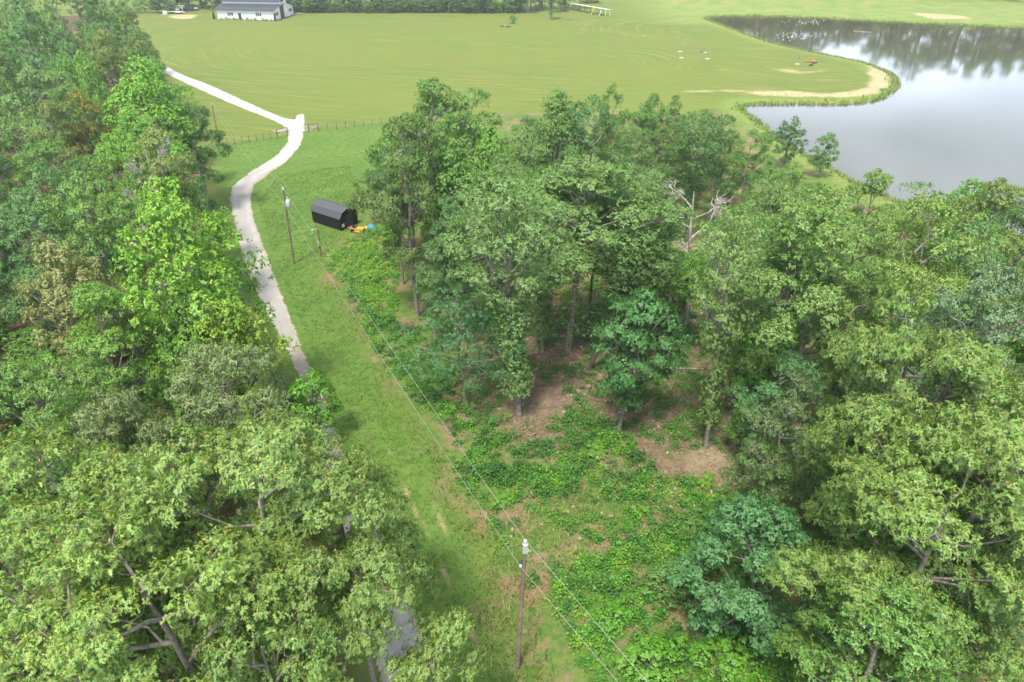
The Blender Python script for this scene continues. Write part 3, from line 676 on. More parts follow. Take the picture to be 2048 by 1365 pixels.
T(175, 570, 14.5, 4.4, 'mid1', 'lime2', 'light green spreading tree behind the smaller chestnut', 'the light green spreading tree', group=LW)
T(315, 310, 20.5, 4.6, 'maple0', 'lime', 'tallest lime-green maple with its leaning pale trunk showing', 'the tall lime maple', foot=(top_at(315, 310, 20.5)[0] + 2.6, top_at(315, 310, 20.5)[1] - 3.5), group=LW)
T(420, 420, 14, 3.0, 'mid1', 'dark', 'dark tree reaching a bough out over the driveway below its bend', 'the tree reaching over the driveway', group=LW)
T(430, 480, 12, 2.6, 'maple1', 'bright', 'small bright green tree between the driveway and the tall lime maple', 'the small bright tree', group=LW)
T(95, 455, 16, 3.4, 'maple1', (.28, .30, .10), 'sparse pale yellow tree with bare limbs showing in the left wood', 'the sparse pale yellow tree', group=LW)
T(60, 365, 17, 4.6, 'mid0', 'blue', 'blue-green rounded tree left of the tall lime maple', 'the blue-green rounded tree', group=LW)
T(150, 340, 18, 4.6, 'mid2', 'mid', 'round mid-green oak directly left of the tall lime maple', 'the round mid-green oak', group=LW)
T(370, 252, 18, 4.4, 'mid2', 'olive', 'olive tree with tan seed clusters opposite the driveway fork', 'the olive seeded tree', group=LW)
T(425, 300, 13, 3.2, 'mid1', 'dark', 'dark green tree at the wood edge beside the driveway', 'the dark edge tree', group=LW)
T(250, 245, 18, 4.0, 'mid0', 'lime2', 'fresh green tree between the bronze tree and the olive seeded tree', 'the fresh green tree', group=LW)
T(290, 290, 17, 3.0, 'bare0', 'grey', 'leafless grey treetop poking out between the green crowns of the left wood', 'the leafless treetop', group=LW, name='dead_tree')
T(265, 98, 20, 5.6, 'maple1', 'lime', 'big domed lime-green maple nearest the white driveway', 'the domed lime maple', group=LW)
T(345, 125, 17, 3.6, 'mid2', 'blue', 'blue-green tree on the meadow edge right of the domed lime maple', 'the blue-green edge tree', group=LW)
T(395, 200, 14, 3.4, 'mid0', 'dark', 'dark tree at the wood edge above the leftmost utility pole', 'the dark tree by the pole', group=LW)
T(150, 178, 17, 3.6, 'mid1', 'bronze', 'bronze-yellow tree standing out in the left wood', 'the bronze tree', group=LW)
T(90, 190, 17, 3.8, 'mid0', 'olive', 'dull olive tree left of the bronze tree', 'the dull olive tree', group=LW)
T(152, 85, 19, 2.8, 'maple0', 'lime2', 'narrow lime-green tree left of the domed lime maple', 'the narrow lime tree', group=LW)
T(118, 88, 18, 2.6, 'maple1', 'lime2', 'second narrow lime-green tree, left of its twin', 'the second narrow lime tree', group=LW)
T(55, 125, 19, 5.4, 'mid0', 'grey', 'wide grey-green tree over the far left edge, nearer than the tall dark trees', 'the wide grey-green tree', group=LW)
T(125, 55, 19, 4.2, 'mid2', 'blue', 'bluish treetop behind the two narrow lime trees', 'the bluish treetop', group=LW)
T(190, 45, 18, 4.0, 'mid1', 'blue', 'feathery blue-green tree behind the domed lime maple', 'the feathery blue-green tree', group=LW)
T(250, 27, 19, 3.6, 'far1', 'olive', 'rounded olive-tan treetop at the corner of the meadow', 'the olive-tan treetop', group=LW)
T(262, 60, 16, 3.4, 'mid0', 'grey', 'silvery green tree on the meadow edge behind the domed lime maple', 'the silvery edge tree', group=LW)
T(95, -30, 23, 6.0, 'far1', 'grey', 'tallest grey-green tree in the upper left corner', 'the tallest corner tree', group=LW)
T(20, -20, 23, 5.5, 'far0', 'blue', 'tall blue-green tree cut by the upper left corner', 'the corner tree', group=LW)
T(190, -40, 22, 5.5, 'far0', 'dark', 'dark tall tree behind the olive-tan treetop', 'the dark tall tree', group=LW)
# --- middle grove and right wood
def foot(px, py): return G(px, py)
def TF(fpx, fpy, px, py, R, pk, col, label, short=None, H=None, **k):
    """foot and crown top both known from the photo: the height follows"""
    x, y = foot(fpx, fpy)
    a = PITCH + math.atan((py - 682) / FPX)
    Hh = H or (CAM_H - math.hypot(x * 0, y) * math.tan(a))
    tx, ty = G(px, py, Hh)
    TREES.append((x, y, R))
    return tree(pk, x, y, Hh, R, col, label, short=short, cl=False, group=k.pop('group', RW_), tilt=(tx - x, 0.01), **k)
TF(1038, 832, 1000, 335, 4.0, 'slim0', 'grey', 'tall oak with leaves all down its pale forked trunk, foremost in the middle grove', 'the foremost tall oak')
TF(1135, 700, 1195, 300, 7.9, 'umbel0', (.185,.32,.090), 'broadest umbrella-shaped crown in the middle grove with fanned grey limbs', 'the broad umbrella tree')
TF(1238, 862, 1300, 560, 2.7, 'tulip0', (.105,.265,.075), 'small bright teal-green tree on a white leaning trunk in the clearing', 'the small teal tree')
TF(932, 812, 905, 552, 3.7, 'locust0', 'teal', 'feathery blue-green tree with layered sprays at the clearing corner', 'the feathery layered tree')
TF(1412, 893, 1475, 395, 2.8, 'slim1', 'grey', 'tall thin tree with crooked ivy-clad trunk at the right of the clearing', 'the crooked ivy-clad tree')
TF(1175, 680, 1200, 420, 3.2, 'slim2', 'mid', 'tree on a straight dark bare trunk behind the clearing', 'the straight dark-trunked tree')
TF(1178, 738, 1300, 450, 3.4, 'slim2', 'dark', 'tree with dark curved trunk leaning right behind the small teal tree', 'the curved-trunk tree')
TF(1355, 708, 1385, 500, 2.4, 'slim2', 'bright', 'slender tree with a dark straight stem right of the small teal tree', 'the slender dark-stemmed tree')
TF(1412, 655, 1425, 530, 2.6, 'bare1', 'grey', 'dead snag with bare grey side branches behind the crooked ivy-clad tree', 'the grey snag', name='dead_tree')
TF(1372, 650, 1388, 385, 4.2, 'bare0', 'grey', 'pale leafless tree in the gap right of the broad umbrella tree', 'the pale leafless tree', name='dead_tree')
TF(1000, 700, 960, 400, 3.0, 'slim0', 'mid', 'slim tree left of the foremost tall oak, its stem hidden in leaves', 'the slim leafy tree')
TF(1085, 700, 1085, 400, 3.0, 'slim0', 'grey', 'slim leafy tree just right of the foremost tall oak', 'the slim right-hand tree')
TF(1060, 590, 1075, 330, 3.2, 'slim0', 'mid', 'slim dark-leaved tree behind the fork of the foremost tall oak', 'the slim rear tree')
TF(1260, 640, 1290, 370, 3.2, 'slim1', 'mid', 'slim tree under the right side of the broad umbrella tree', 'the slim umbrella-side tree')
TF(1300, 570, 1290, 330, 2.8, 'slim1', 'grey', 'pale slim tree between the broad umbrella tree and the leafless tree', 'the pale slim tree')
TF(1470, 760, 1500, 420, 3.0, 'slim1', 'grey', 'slim tree leaning right behind the crooked ivy-clad tree', 'the slim leaning tree')
TF(1480, 700, 1470, 560, 2.2, 'slim0', 'mid', 'leafy slim tree left of the bright low tree', 'the slim low tree')
TF(870, 690, 880, 470, 2.6, 'mid1', 'blue', 'bluish small tree behind the feathery layered tree', 'the bluish small tree')
T(858, 158, 20, 6.0, 'mid1', 'mid', 'dark rounded tree topping the far left of the middle grove', 'the far rounded tree', group=RW_)
T(940, 172, 19, 5.2, 'mid2', 'mid', 'round-headed tree beside the far rounded tree, its twin on the right', 'the round-headed twin', group=RW_)
T(800, 215, 19.5, 4.5, 'mid0', (.145,.255,.062), 'large olive-green oak overhanging the lawn above the black shed', 'the oak above the shed', group=RW_)
T(780, 290, 14.5, 2.9, 'umbel0', (.125,.235,.058), 'dark olive oak bough overhanging the lawn right of the black shed', 'the shed-side oak', group=RW_)
T(840, 385, 13, 2.9, 'mid1', 'blue', 'dense dark blue-green tree down to the weeds right of the black shed', 'the dense blue-green tree', group=RW_)
T(900, 430, 12, 3.0, 'mid0', 'blue', 'bluish tree between the dense blue-green tree and the foremost tall oak', 'the bluish grove tree', group=RW_)
T(905, 250, 17, 3.6, 'maple1', 'mid', 'fresh mid-green tree in front of the two round-headed trees', 'the fresh grove tree', group=RW_)
T(975, 235, 17, 3.4, 'maple0', 'lime2', 'light green narrow tree with a pale trunk behind the foremost tall oak', 'the light narrow tree', group=RW_)
T(1040, 250, 15, 4.0, 'mid2', 'grey', 'dull grey-green thin-leaved tree behind the broad umbrella tree', 'the thin-leaved tree', group=RW_)
T(1010, 300, 15, 3.6, 'mid0', 'grey', 'grey-green tree touching the left of the broad umbrella tree', 'the tree left of the umbrella', group=RW_)
T(1120, 165, 18, 3.9, 'maple1', 'mid', 'fresh green tree reaching left over the brown bank by the meadow', 'the tree over the brown bank', group=RW_)
T(1190, 185, 17, 4.2, 'mid0', 'blue', 'dark blue-green tree behind the broad umbrella tree', 'the dark blue-green tree', group=RW_)
T(1230, 165, 17, 2.6, 'mid2', 'mid', 'small topped tree right of the dark blue-green tree', 'the small-topped tree', group=RW_)
T(1310, 178, 12, 2.6, 'maple0', 'mid', 'small green tree standing clear at the meadow edge left of the pond', 'the small meadow-edge tree', group=RW_)
T(1355, 190, 11, 2.3, 'mid1', 'mid', 'smallest rounded tree at the meadow edge nearest the pond', 'the smallest meadow-edge tree', group=RW_)
T(1280, 240, 13, 3.0, 'locust0', 'grey', 'pale feathery tree behind the right side of the broad umbrella tree', 'the pale feathery tree', group=RW_)
T(1405, 208, 16, 3.4, 'slim1', 'dark', 'tall dark tree with a white bare limb by the pond inlet', 'the dark white-limbed tree', group=RW_)
T(1450, 225, 14, 3.2, 'mid2', 'dark', 'dark leaning tree on the pond bank beside the white-limbed tree', 'the dark bank tree', group=RW_)
T(1510, 250, 12, 3.0, 'mid0', 'mid', 'mid-green bank tree left of the two small shore trees', 'the bank tree', group=RW_)
T(1590, 228, 8, 2.3, 'young0', (.11,.22,.06), 'small airy tree standing on the sandy pond shore', 'the airy shore tree', group=RW_)
T(1662, 258, 7, 1.9, 'young1', 'mid', 'small dark tree with water behind it at the shore', 'the small shore tree', group=RW_)
T(1465, 335, 15, 3.6, 'locust0', 'grey', 'pale green tree with soft sprays behind the crooked ivy-clad tree', 'the soft pale tree', group=RW_)
T(1500, 385, 17, 3.6, 'mid1', 'grey', 'pale round tree right of the crooked ivy-clad tree', 'the pale round tree', group=RW_)
T(1540, 430, 17, 3.4, 'slim0', 'mid', 'tree with leaning thin trunk, between the crooked tree and the big yellow-green oak', 'the thin leaning tree', group=RW_)
T(1600, 330, 15, 3.8, 'mid2', 'oak', 'yellow-green tree in front of the sandy pond shore', 'the tree before the shore', group=RW_)
T(1690, 375, 19, 5.4, 'mid0', 'oak', 'big yellow-green oak with white trunk showing below its crown', 'the big yellow-green oak', group=RW_)
T(1760, 340, 16, 4.0, 'mid1', 'oak', 'yellow-green treetop meeting the water behind the big yellow-green oak', 'the water-side treetop', group=RW_)
T(1880, 395, 19, 5.0, 'mid2', 'oak', 'wide orange-flecked oak crown right of the big yellow-green oak', 'the wide orange-flecked oak', group=RW_)
T(1850, 338, 15, 3.4, 'locust0', 'lime2', 'feathery tree with wispy tips standing against the water', 'the wispy tree', group=RW_)
T(1960, 345, 15, 3.6, 'maple0', 'lime2', 'bright feathery tree right of the wispy tree at the water', 'the bright feathery tree', group=RW_)
T(2030, 370, 18, 4.6, 'mid1', 'olive', 'olive tree cut by the right edge near the water', 'the olive edge tree', group=RW_)
T(1980, 440, 17, 4.2, 'mid0', 'blue', 'blue-grey tree between the wide orange-flecked oak and the right edge', 'the blue-grey tree', group=RW_)
T(2000, 540, 18, 4.4, 'mid2', (.16,.27,.12), 'silvery blue-green crown at the right edge below the blue-grey tree', 'the silvery crown', group=RW_)
T(1850, 560, 20, 3.9, 'oak0', 'oak', 'pointed pale oak with orange tips rising alone among the right crowns', 'the pointed pale oak', rz=1.2, group=RW_)
T(1650, 620, 19, 4.6, 'oak1', 'oak', 'domed oak crown above the fallen grey limb', 'the domed oak', rz=2.2, group=RW_)
T(1980, 690, 19, 4.9, 'oak2', 'oak', 'broad oak with dense orange tips along the right edge', 'the dense-tipped oak', rz=.4, group=RW_)
T(1740, 765, 19, 4.9, 'oak0', 'oak', 'oak in the lower right wood with layered yellow-tipped boughs', 'the layered oak', rz=3.6, group=RW_)
T(1930, 870, 17.5, 4.2, 'oak1', 'oak', 'oak right of the layered oak, over a thick bare limb', 'the oak over the bare limb', rz=5.2, group=RW_)
T(1800, 960, 14.5, 4.4, 'oak2', 'mid', 'lower shaded oak below the layered oak', 'the shaded oak', rz=1.8, group=RW_)
TF(1500, 1265, 1500, 985, 3.7, 'bluemaple0', 'teal', 'rounded blue-green maple at the lower right edge of the clearing', 'the rounded blue-green maple')
T(1720, 1215, 9, 2.5, 'oak0', (.19,.33,.06), 'low yellow-green oak with orange tips at the bottom edge', 'the low yellow-green oak', rz=2.8, group=RW_)
T(2000, 985, 14, 3.4, 'chestnut0', 'grey', 'willowy light green tree with bleached dead branches at the right edge', 'the willowy tree', rz=1, group=RW_)
T(1925, 1190, 11, 2.9, 'chestnut0', 'mid', 'narrow drooping green tree in the bottom right corner', 'the narrow drooping tree', rz=4, group=RW_)
T(1770, 1130, 9, 2.8, 'mid0', 'mid', 'dim green young tree under the shaded oak', 'the dim young tree', group=RW_)
T(1525, 755, 12, 2.9, 'mid2', (.14,.225,.08), 'dull speckled tree at the right edge of the bare clearing', 'the dull speckled tree', group=RW_)
T(1500, 640, 9, 2.8, 'young0', 'bright', 'bright green low tree behind the dull speckled tree', 'the bright low tree', group=RW_)
T(1570, 590, 9, 2.8, 'young1', 'bright', 'bright green young tree under the big yellow-green oak', 'the bright young tree', group=RW_)
T(1565, 700, 10, 2.8, 'mid0', 'teal', 'bluish low tree left of the domed oak', 'the bluish low tree', group=RW_)
T(1470, 880, 8, 2.2, 'mid2', 'mid', 'small shady tree right of the crooked trunk foot', 'the small shady tree', group=RW_)
T(1360, 490, 8, 2.4, 'young0', 'mid', 'young tree in front of the pale leafless tree', 'the young grove tree', group=RW_)
T(1400, 790, 5, 1.0, 'young1', 'lime2', 'little lime tuft growing on the crooked ivy-clad trunk', 'the little lime tuft', group=RW_)
T(2010, 1180, 10, 2.2, 'bare1', 'grey', 'bleached dead branches sticking out at the right edge', 'the bleached branches', group=RW_, name='dead_tree')

# fillers: the trees between the named ones, each described by its nearest named neighbour
SKY_R = np.array([(700,330),(760,260),(850,190),(1000,250),(1060,215),(1240,215),(1400,235),(1480,265),(1550,320),(1700,385),(1800,385),(2048,370)], float)
DIRS = ['right of', 'behind', 'left of', 'in front of']
def auto_label(x, y, tone, what, cname=''):
    sx, sy = PR(x, y, 14)[:2]
    for s in sorted(SHORT, key=lambda q: (q[0]-x)**2 + (q[1]-y)**2):
        qx, qy = PR(s[0], s[1], 14)
        a = (x - s[0]), (y - s[1])
        rel = 'right of' if a[0] > abs(a[1]) else 'left of' if -a[0] > abs(a[1]) else 'behind' if a[1] > 0 else 'in front of'
        l = f"{tone} {what} {rel} {s[2]}"
        if l not in used_labels and len(l.split()) <= 16: return l
    return f"{tone} {what}"
def fill(poly, n, dmin, choices, Hr, Rr, what, group, ymax=140, seed=1, name=None, avoid=.62, view=True, cat='tree'):
    g = np.random.default_rng(seed); P = np.array(poly); lo = P.min(0); hi = P.max(0); k = 0; tries = 0
    while k < n and tries < n * 80:
        tries += 1
        x = g.uniform(lo[0], hi[0]); y = g.uniform(max(lo[1], 8), min(hi[1], ymax))
        if abs(x) > .86 * (y * .85 + 28) * .9 + 3: continue
        if not inside(np.array([x]), np.array([y]), P)[0]: continue
        R = g.uniform(*Rr); Hh = g.uniform(*Hr); sx, sy = PR(x, y, Hh)
        if 'right' in group and sy < np.interp(sx, SKY_R[:, 0], SKY_R[:, 1]): continue
        if any((x-a)**2 + (y-b)**2 < (avoid * (R + r) if dmin is None else dmin) ** 2 for a, b, r in TREES): continue
        pk, col, tone = choices[g.integers(len(choices))]
        tree(pk, x, y, Hh, R, col, auto_label(x, y, tone, what), cat=cat, group=group, name=name); TREES.append((x, y, R)); k += 1
WL = np.array(pxpoly([(-900,70),(270,34),(335,100),(350,165),(410,330),(400,470),(455,610),(540,745),(570,840),(610,1000),(640,1150),(660,1600),(-1600,1600)]))
MIX = [('mid0','mid','mid-green'),('mid1','grey','grey-green'),('mid2','blue','bluish green'),('mid0','dark','dark green'),('mid2','olive','olive'),('maple1','lime2','light green'),('mid1','mid','plain green')]
fill(WL, 24, None, MIX, (14, 17.5), (3.4, 4.8), 'broadleaf tree', LW, ymax=78, seed=4, avoid=.72)
FMIX = [('mid0','mid','mid-green'),('mid1','grey','grey-green'),('far1','blue','bluish green'),('far0','dark','dark green'),('mid2','olive','olive'),('far1','mid','plain green')]
fill(WL, 36, None, FMIX, (15, 20), (4, 5.4), 'tree', LW, ymax=175, seed=5, avoid=.68)
SMIX = [('shrub0','mid','mid-green'),('shrub1','bright','bright green'),('shrub2','dark','dark green'),('young0','mid','dull green'),('young1','lime2','light green')]
UL = 'shrubs under the left wood'; UR = 'shrubs under the right wood'
fill(WL, 45, 2.0, SMIX, (2.5, 6), (1.6, 2.6), 'shrub', UL, ymax=60, seed=6, name='shrub', cat='shrub')
WR = np.array(pxpoly([(1480,640),(1500,420),(1480,260),(1560,300),(1690,365),(1760,400),(1900,450),(2048,500),(2700,560),(2700,1600),(1440,1600),(1400,1365),(1440,1100),(1490,960),(1490,800)]))
fill(WR, 26, None, MIX + [('mid0','oak','yellow-green')], (11, 15), (3.2, 4.4), 'broadleaf tree', RW_, ymax=95, seed=7, avoid=.72)
W2 = np.array(pxpoly([(1600,400),(1760,385),(2048,410),(2500,480),(2300,620),(1700,560)]))
fill(W2, 14, None, [('mid0','oak','yellow-green'),('mid1','mid','mid-green'),('mid2','oak','light yellow-green'),('mid0','grey','grey-green')], (10.5, 14), (4.2, 5.2), 'waterside tree', RW_, ymax=95, seed=33, avoid=.5)
fill(WR, 45, 2.0, SMIX, (2.5, 6), (1.6, 2.6), 'shrub', UR, ymax=60, seed=8, name='shrub', cat='shrub')
WM = np.array(pxpoly([(800,560),(760,420),(850,300),(1000,250),(1230,225),(1400,240),(1480,260),(1480,360),(1400,390),(1180,400),(1100,470),(960,520)]))
fill(WM, 12, None, MIX, (9, 13), (2.6, 3.6), 'tree', RW_, ymax=130, seed=9, avoid=.7)
fill(WM, 16, 2.0, SMIX, (2.5, 5), (1.5, 2.4), 'shrub', UR, ymax=120, seed=10, name='shrub', cat='shrub')
WBk = np.array(pxpoly([(1230,250),(1400,235),(1490,262),(1560,315),(1680,390),(1640,450),(1480,430),(1280,430)]))
fill(WBk, 26, None, MIX[:5] + [('mid0','oak','yellow-green')], (8, 13), (3.2, 4.2), 'bank tree', RW_, ymax=150, seed=19, avoid=.5)
WBm = np.array(pxpoly([(800,470),(790,330),(860,260),(980,260),(1230,250),(1280,380),(1100,430),(960,470)]))
fill(WBm, 10, None, MIX[:5], (9, 14), (3, 3.8), 'grove tree', RW_, ymax=150, seed=20, avoid=.5)
BG = 'trees along the far edge of the meadow'
g = np.random.default_rng(77); k = 0
fcols = [('far','dark green'),('far2','grey-green'),('blue','bluish'),('dark','deep green'),('far2','pale green'),('far','dim green')]
names_far = []
def far_tree(x, y, H, R, i, where, pk=None):
    c, tone = fcols[i % 6]
    base = f"{tone} {['tall','full','narrow','leaning','rounded'][(i // 2) % 5]} tree {where}"; l = base; j = 0
    alts = ['with a dense crown', 'with a ragged crown', 'with a loose crown', 'with a low crown', 'with a forked top', 'with dark gaps', 'with a heavy crown', 'with thin foliage', 'with a flat top']
    while l in used_labels and j < 9: l = f"{base} {alts[j]}"; j += 1
    tree(pk or ('far0', 'far1')[i % 2], x, y, H, R, c, l, group=BG)
for row in range(2):
    for q in range(24):
        px = 575 + q * 25 + g.uniform(-8, 8) + row * 9; dpy = 24 if px < 900 else 25
        x, y = G(px, dpy); y += row * 7 + g.uniform(-2, 2) + 1
        if px > 1180: continue
        if px > 1060 and row == 0: continue
        where = 'behind the meadow right of the white barn' if px < 780 else 'behind the middle of the meadow' if px < 980 else 'behind the meadow left of the long open shelter'
        far_tree(x, y, g.uniform(17, 23), g.uniform(4, 5.5), k, where); k += 1
for row in range(2):
    for q in range(9):
        px = 268 + q * 20 + g.uniform(-6, 6)
        if px > 300 and px < 440 and row == 0 and q % 2: continue
        x, y = G(px, 18); y = y + row * 8 - (40 if px < 300 else 10) + g.uniform(-2, 2)
        far_tree(x, y + (0 if px < 300 else 8), g.uniform(16, 22), g.uniform(4.2, 5.5), k, 'behind the white trailer left of the white barn'); k += 1
for q in range(9):
    x, y = G(425 + q * 20, 6); far_tree(x, y + 4, g.uniform(17, 22), 5, k, 'behind the white barn'); k += 1
T(1083, 22, 10, 2.4, 'slim1', 'far2', 'slender tree standing out on the grass in front of the far trees', 'x', group=BG) if False else None
x, y = G(1102, 40); tree('slim1', x, y, 11, 3.2, 'far2', 'lone slender tree on the grass left of the long open shelter', group=BG)
x, y = G(1118, 24); tree('mid1', x, y, 9, 4.2, 'mid', 'spreading tree with a crooked trunk left of the long open shelter', group=BG)
x, y = G(1150, 14); tree('mid1', x, y + 2, 8, 3.4, 'far2', 'tree half hiding the end of the long open shelter', group=BG)
x, y = G(1026, 47); tree('young0', x, y, 3.0, 1.5, 'lime2', 'little pale sapling on the grass before the far trees', group=BG)
x, y = G(1180, 6); tree('shrub1', x, y, 3.5, 5, 'dark', 'dark round shrub behind the long open shelter', cat='shrub')
for q in range(34):
    px = (575 + q * 15.5 if q < 31 else 285 + (q - 31) * 30) + g.uniform(-5, 5); x, y = G(px, 24.5)
    tree(('young0', 'shrub0', 'young1')[q % 3], x, y - 1, g.uniform(4, 7), g.uniform(2.5, 4), ('dark', 'far', 'far2', 'mid')[q % 4], f"{['dark', 'dull green', 'pale', 'mid-green'][q % 4]} shrub at the foot of the far trees {'left of the white barn' if px < 430 else 'right behind the white barn' if px < 700 else 'behind the middle of the meadow' if px < 880 else 'left of the lone slender tree'}", cat='shrub', name='shrub', group='shrubs at the foot of the far trees')
# trees on the rise beyond the pond
PB = 'trees on the rise beyond the pond'; g = np.random.default_rng(5); k = 0
for row in range(2):
    for q in range(20):
        px = 1400 + q * 42 + g.uniform(-9, 9)
        x, y = G(px, 3, 3.0)
        y = 312 + row * 9 + g.uniform(-3, 3); x = (px - 1024) / FPX * (y * ct + 30 * st)
        if px < 1660: Hh, ok = g.uniform(14, 18), True
        elif px < 1760: Hh, ok = g.uniform(10, 13), True
        elif px < 1830: Hh, ok = g.uniform(17, 20), True
        else: Hh, ok = g.uniform(22, 27), True
        if px < 1880: y += 14; x *= 1.04
        c, tone = fcols[(k * 5) % 6]
        words = ['first', 'second', 'third', 'fourth', 'fifth', 'sixth', 'seventh', 'eighth', 'ninth', 'tenth', 'eleventh', 'twelfth', 'thirteenth', 'fourteenth', 'fifteenth', 'sixteenth', 'seventeenth', 'eighteenth', 'nineteenth', 'twentieth']
        rw = ['front', 'back'][row]
        o = tree(('far0', 'far1')[k % 2], x, y, Hh, g.uniform(7.5, 9.5), c, f"{tone} {'tall' if Hh > 18 else 'low'} tree, {words[q]} from the left in the {rw} row beyond the pond", group=PB)
        k += 1
x, y = G(1908, 8); tree('shrub1', x, y, 4, 7, 'dark', 'dark low shrub on the grass bank beyond the pond', cat='shrub')
x, y = G(1740, 3); tree('shrub0', x, y, 2.5, 6, 'dark', 'flat dark shrub above the far bank', cat='shrub')
# ------------------------------------------------------------ undergrowth and grass
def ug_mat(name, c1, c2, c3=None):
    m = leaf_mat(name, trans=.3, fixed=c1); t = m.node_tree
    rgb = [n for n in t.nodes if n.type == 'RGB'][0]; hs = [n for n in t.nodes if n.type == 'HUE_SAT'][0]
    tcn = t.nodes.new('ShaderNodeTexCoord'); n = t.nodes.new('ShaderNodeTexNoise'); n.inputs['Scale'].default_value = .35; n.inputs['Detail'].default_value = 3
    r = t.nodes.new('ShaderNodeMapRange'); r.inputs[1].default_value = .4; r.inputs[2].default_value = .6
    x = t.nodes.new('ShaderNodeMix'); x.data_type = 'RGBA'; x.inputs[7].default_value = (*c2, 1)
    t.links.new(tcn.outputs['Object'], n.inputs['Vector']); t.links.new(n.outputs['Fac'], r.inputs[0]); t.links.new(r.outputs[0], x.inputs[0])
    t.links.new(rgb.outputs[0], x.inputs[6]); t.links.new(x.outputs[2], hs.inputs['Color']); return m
def scatter(poly, dens, thr, s, g, soft=.12):
    P = np.array(pxpoly(poly)); lo, hi = P.min(0), P.max(0); n = int((hi - lo).prod() * dens)
    x = g.uniform(lo[0], hi[0], n); y = g.uniform(lo[1], hi[1], n)
    k = inside(x, y, P) & (g.random(n) < ss(thr - soft, thr + soft, fbm(x + 50, y, s)))
    return x[k], y[k]
def clumps(name, pts, rad, hgt, per, leaf, m, g, tmpl=LEAF_BROAD, label=None):
    x = np.concatenate([p[0] for p in pts]); y = np.concatenate([p[1] for p in pts]); n = len(x)
    r = rad * g.uniform(.5, 1.4, n); h = hgt * (.25 + 1.9 * g.random(n) ** 2); z = height(x, y)
    ci = np.repeat(np.arange(n), per); d = unit(g.normal(size=(n * per, 3)) + (0, 0, .5)); d[:, 2] = np.abs(d[:, 2])
    f = (g.random(n * per) ** .4)[:, None]
    pos = np.stack([x, y, z], -1)[ci] + d * f * np.stack([r, r, h], -1)[ci] + (0, 0, .04)
    dr = unit(d * (1, 1, .3) + .7 * g.normal(size=(n * per, 3)) * (1, 1, .35)); up = unit(np.array((0, 0, 1.)) + .45 * g.normal(size=(n * per, 3)))
    V, F = leaf_geo(pos, dr, up, leaf * g.uniform(.6, 1.3, n * per), tmpl, g)
    return tag(link(name, mesh_np(name, V, F, (m,))), label, kind='stuff')
g = np.random.default_rng(91)
A1 = [(690,478),(760,452),(800,470),(800,560),(790,650),(740,640),(690,570),(650,530)]
A2 = [(690,575),(800,640),(930,700),(950,860),(880,850),(800,770),(745,690)]
A3 = [(890,850),(1050,830),(1240,850),(1320,950),(1240,1010),(1100,1010),(960,960)]
A4 = [(900,930),(1320,960),(1480,960),(1470,1100),(1400,1130),(1250,1130),(1060,1180),(980,1050)]
A5 = [(1080,1180),(1250,1080),(1440,1060),(1620,1280),(1620,1500),(1270,1500),(1160,1330)]
A6 = [(1240,760),(1400,740),(1430,860),(1380,910),(1270,870)]
A7 = [(1090,560),(1340,540),(1440,540),(1440,640),(1330,640),(1150,650)]
A8 = [(950,560),(1450,640),(1450,900),(950,850)]
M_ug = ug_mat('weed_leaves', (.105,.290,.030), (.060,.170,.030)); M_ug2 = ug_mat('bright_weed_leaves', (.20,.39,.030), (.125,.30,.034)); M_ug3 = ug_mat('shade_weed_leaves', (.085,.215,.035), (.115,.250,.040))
clumps('bramble_undergrowth', [scatter(A2, 2.6, .40, 4, g), scatter(A3, 3.4, .40, 4, g), scatter(A4, 2.6, .46, 4, g), scatter(A5, 2.6, .34, 5, g)], .46, .60, 64, .13, M_ug, g, label='leafy green weeds and brambles covering the clearing in patches')
clumps('yellow_green_weeds', [scatter(A1, 4.0, .16, 6, g), scatter(A2, 1.0, .45, 4, g), scatter(A3, 1.8, .46, 6, g), scatter(A4, .8, .5, 4, g), scatter(A5, 2.6, .42, 8, g), scatter(A7, 2.0, .36, 5, g)], .44, .62, 56, .13, M_ug2, g, label='taller yellow-green weeds beside the shed and at the lower edge of the clearing')
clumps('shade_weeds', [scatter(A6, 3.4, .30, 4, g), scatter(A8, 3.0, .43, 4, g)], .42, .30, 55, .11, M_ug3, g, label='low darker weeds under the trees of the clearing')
WLp = [(-300,600),(300,600),(500,720),(560,860),(640,1000),(700,1365),(200,1365),(-300,1365)]
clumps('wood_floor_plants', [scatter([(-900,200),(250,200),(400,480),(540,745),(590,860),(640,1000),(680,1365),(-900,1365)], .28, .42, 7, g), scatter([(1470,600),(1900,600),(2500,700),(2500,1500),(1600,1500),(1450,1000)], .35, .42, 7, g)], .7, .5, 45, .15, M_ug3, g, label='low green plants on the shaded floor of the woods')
# grass: blade tufts on the lawn strip and rough
def blades(name, pts, hgt, wid, m, g, per=3, label=None, flop=.5):
    x = np.concatenate([p[0] for p in pts]); y = np.concatenate([p[1] for p in pts])
    x = np.repeat(x, per) + g.normal(size=len(x) * per) * wid * 2; y = np.repeat(y, per) + g.normal(size=len(y) * per) * wid * 2; n = len(x)
    base = np.stack([x, y, height(x, y)], -1); a = g.uniform(0, 6.28, n); s = np.stack([np.cos(a), np.sin(a), 0 * a], -1) * (wid * g.uniform(.6, 1.4, n))[:, None]
    tip = base + np.stack([g.normal(size=n) * hgt * flop, g.normal(size=n) * hgt * flop, hgt * g.uniform(.5, 1.4, n)], -1)
    V = np.stack([base - s, base + s, tip], 1).reshape(-1, 3)
    return tag(link(name, mesh_np(name, V, np.arange(n * 3).reshape(n, 3), (m,))), label, kind='stuff')
STRIP = [(515,400),(560,350),(700,330),(740,430),(680,480),(650,520),(720,640),(815,820),(880,900),(930,1000),(990,1120),(1050,1250),(1130,1500),(830,1500),(790,1100),(690,860),(600,640),(550,520)]
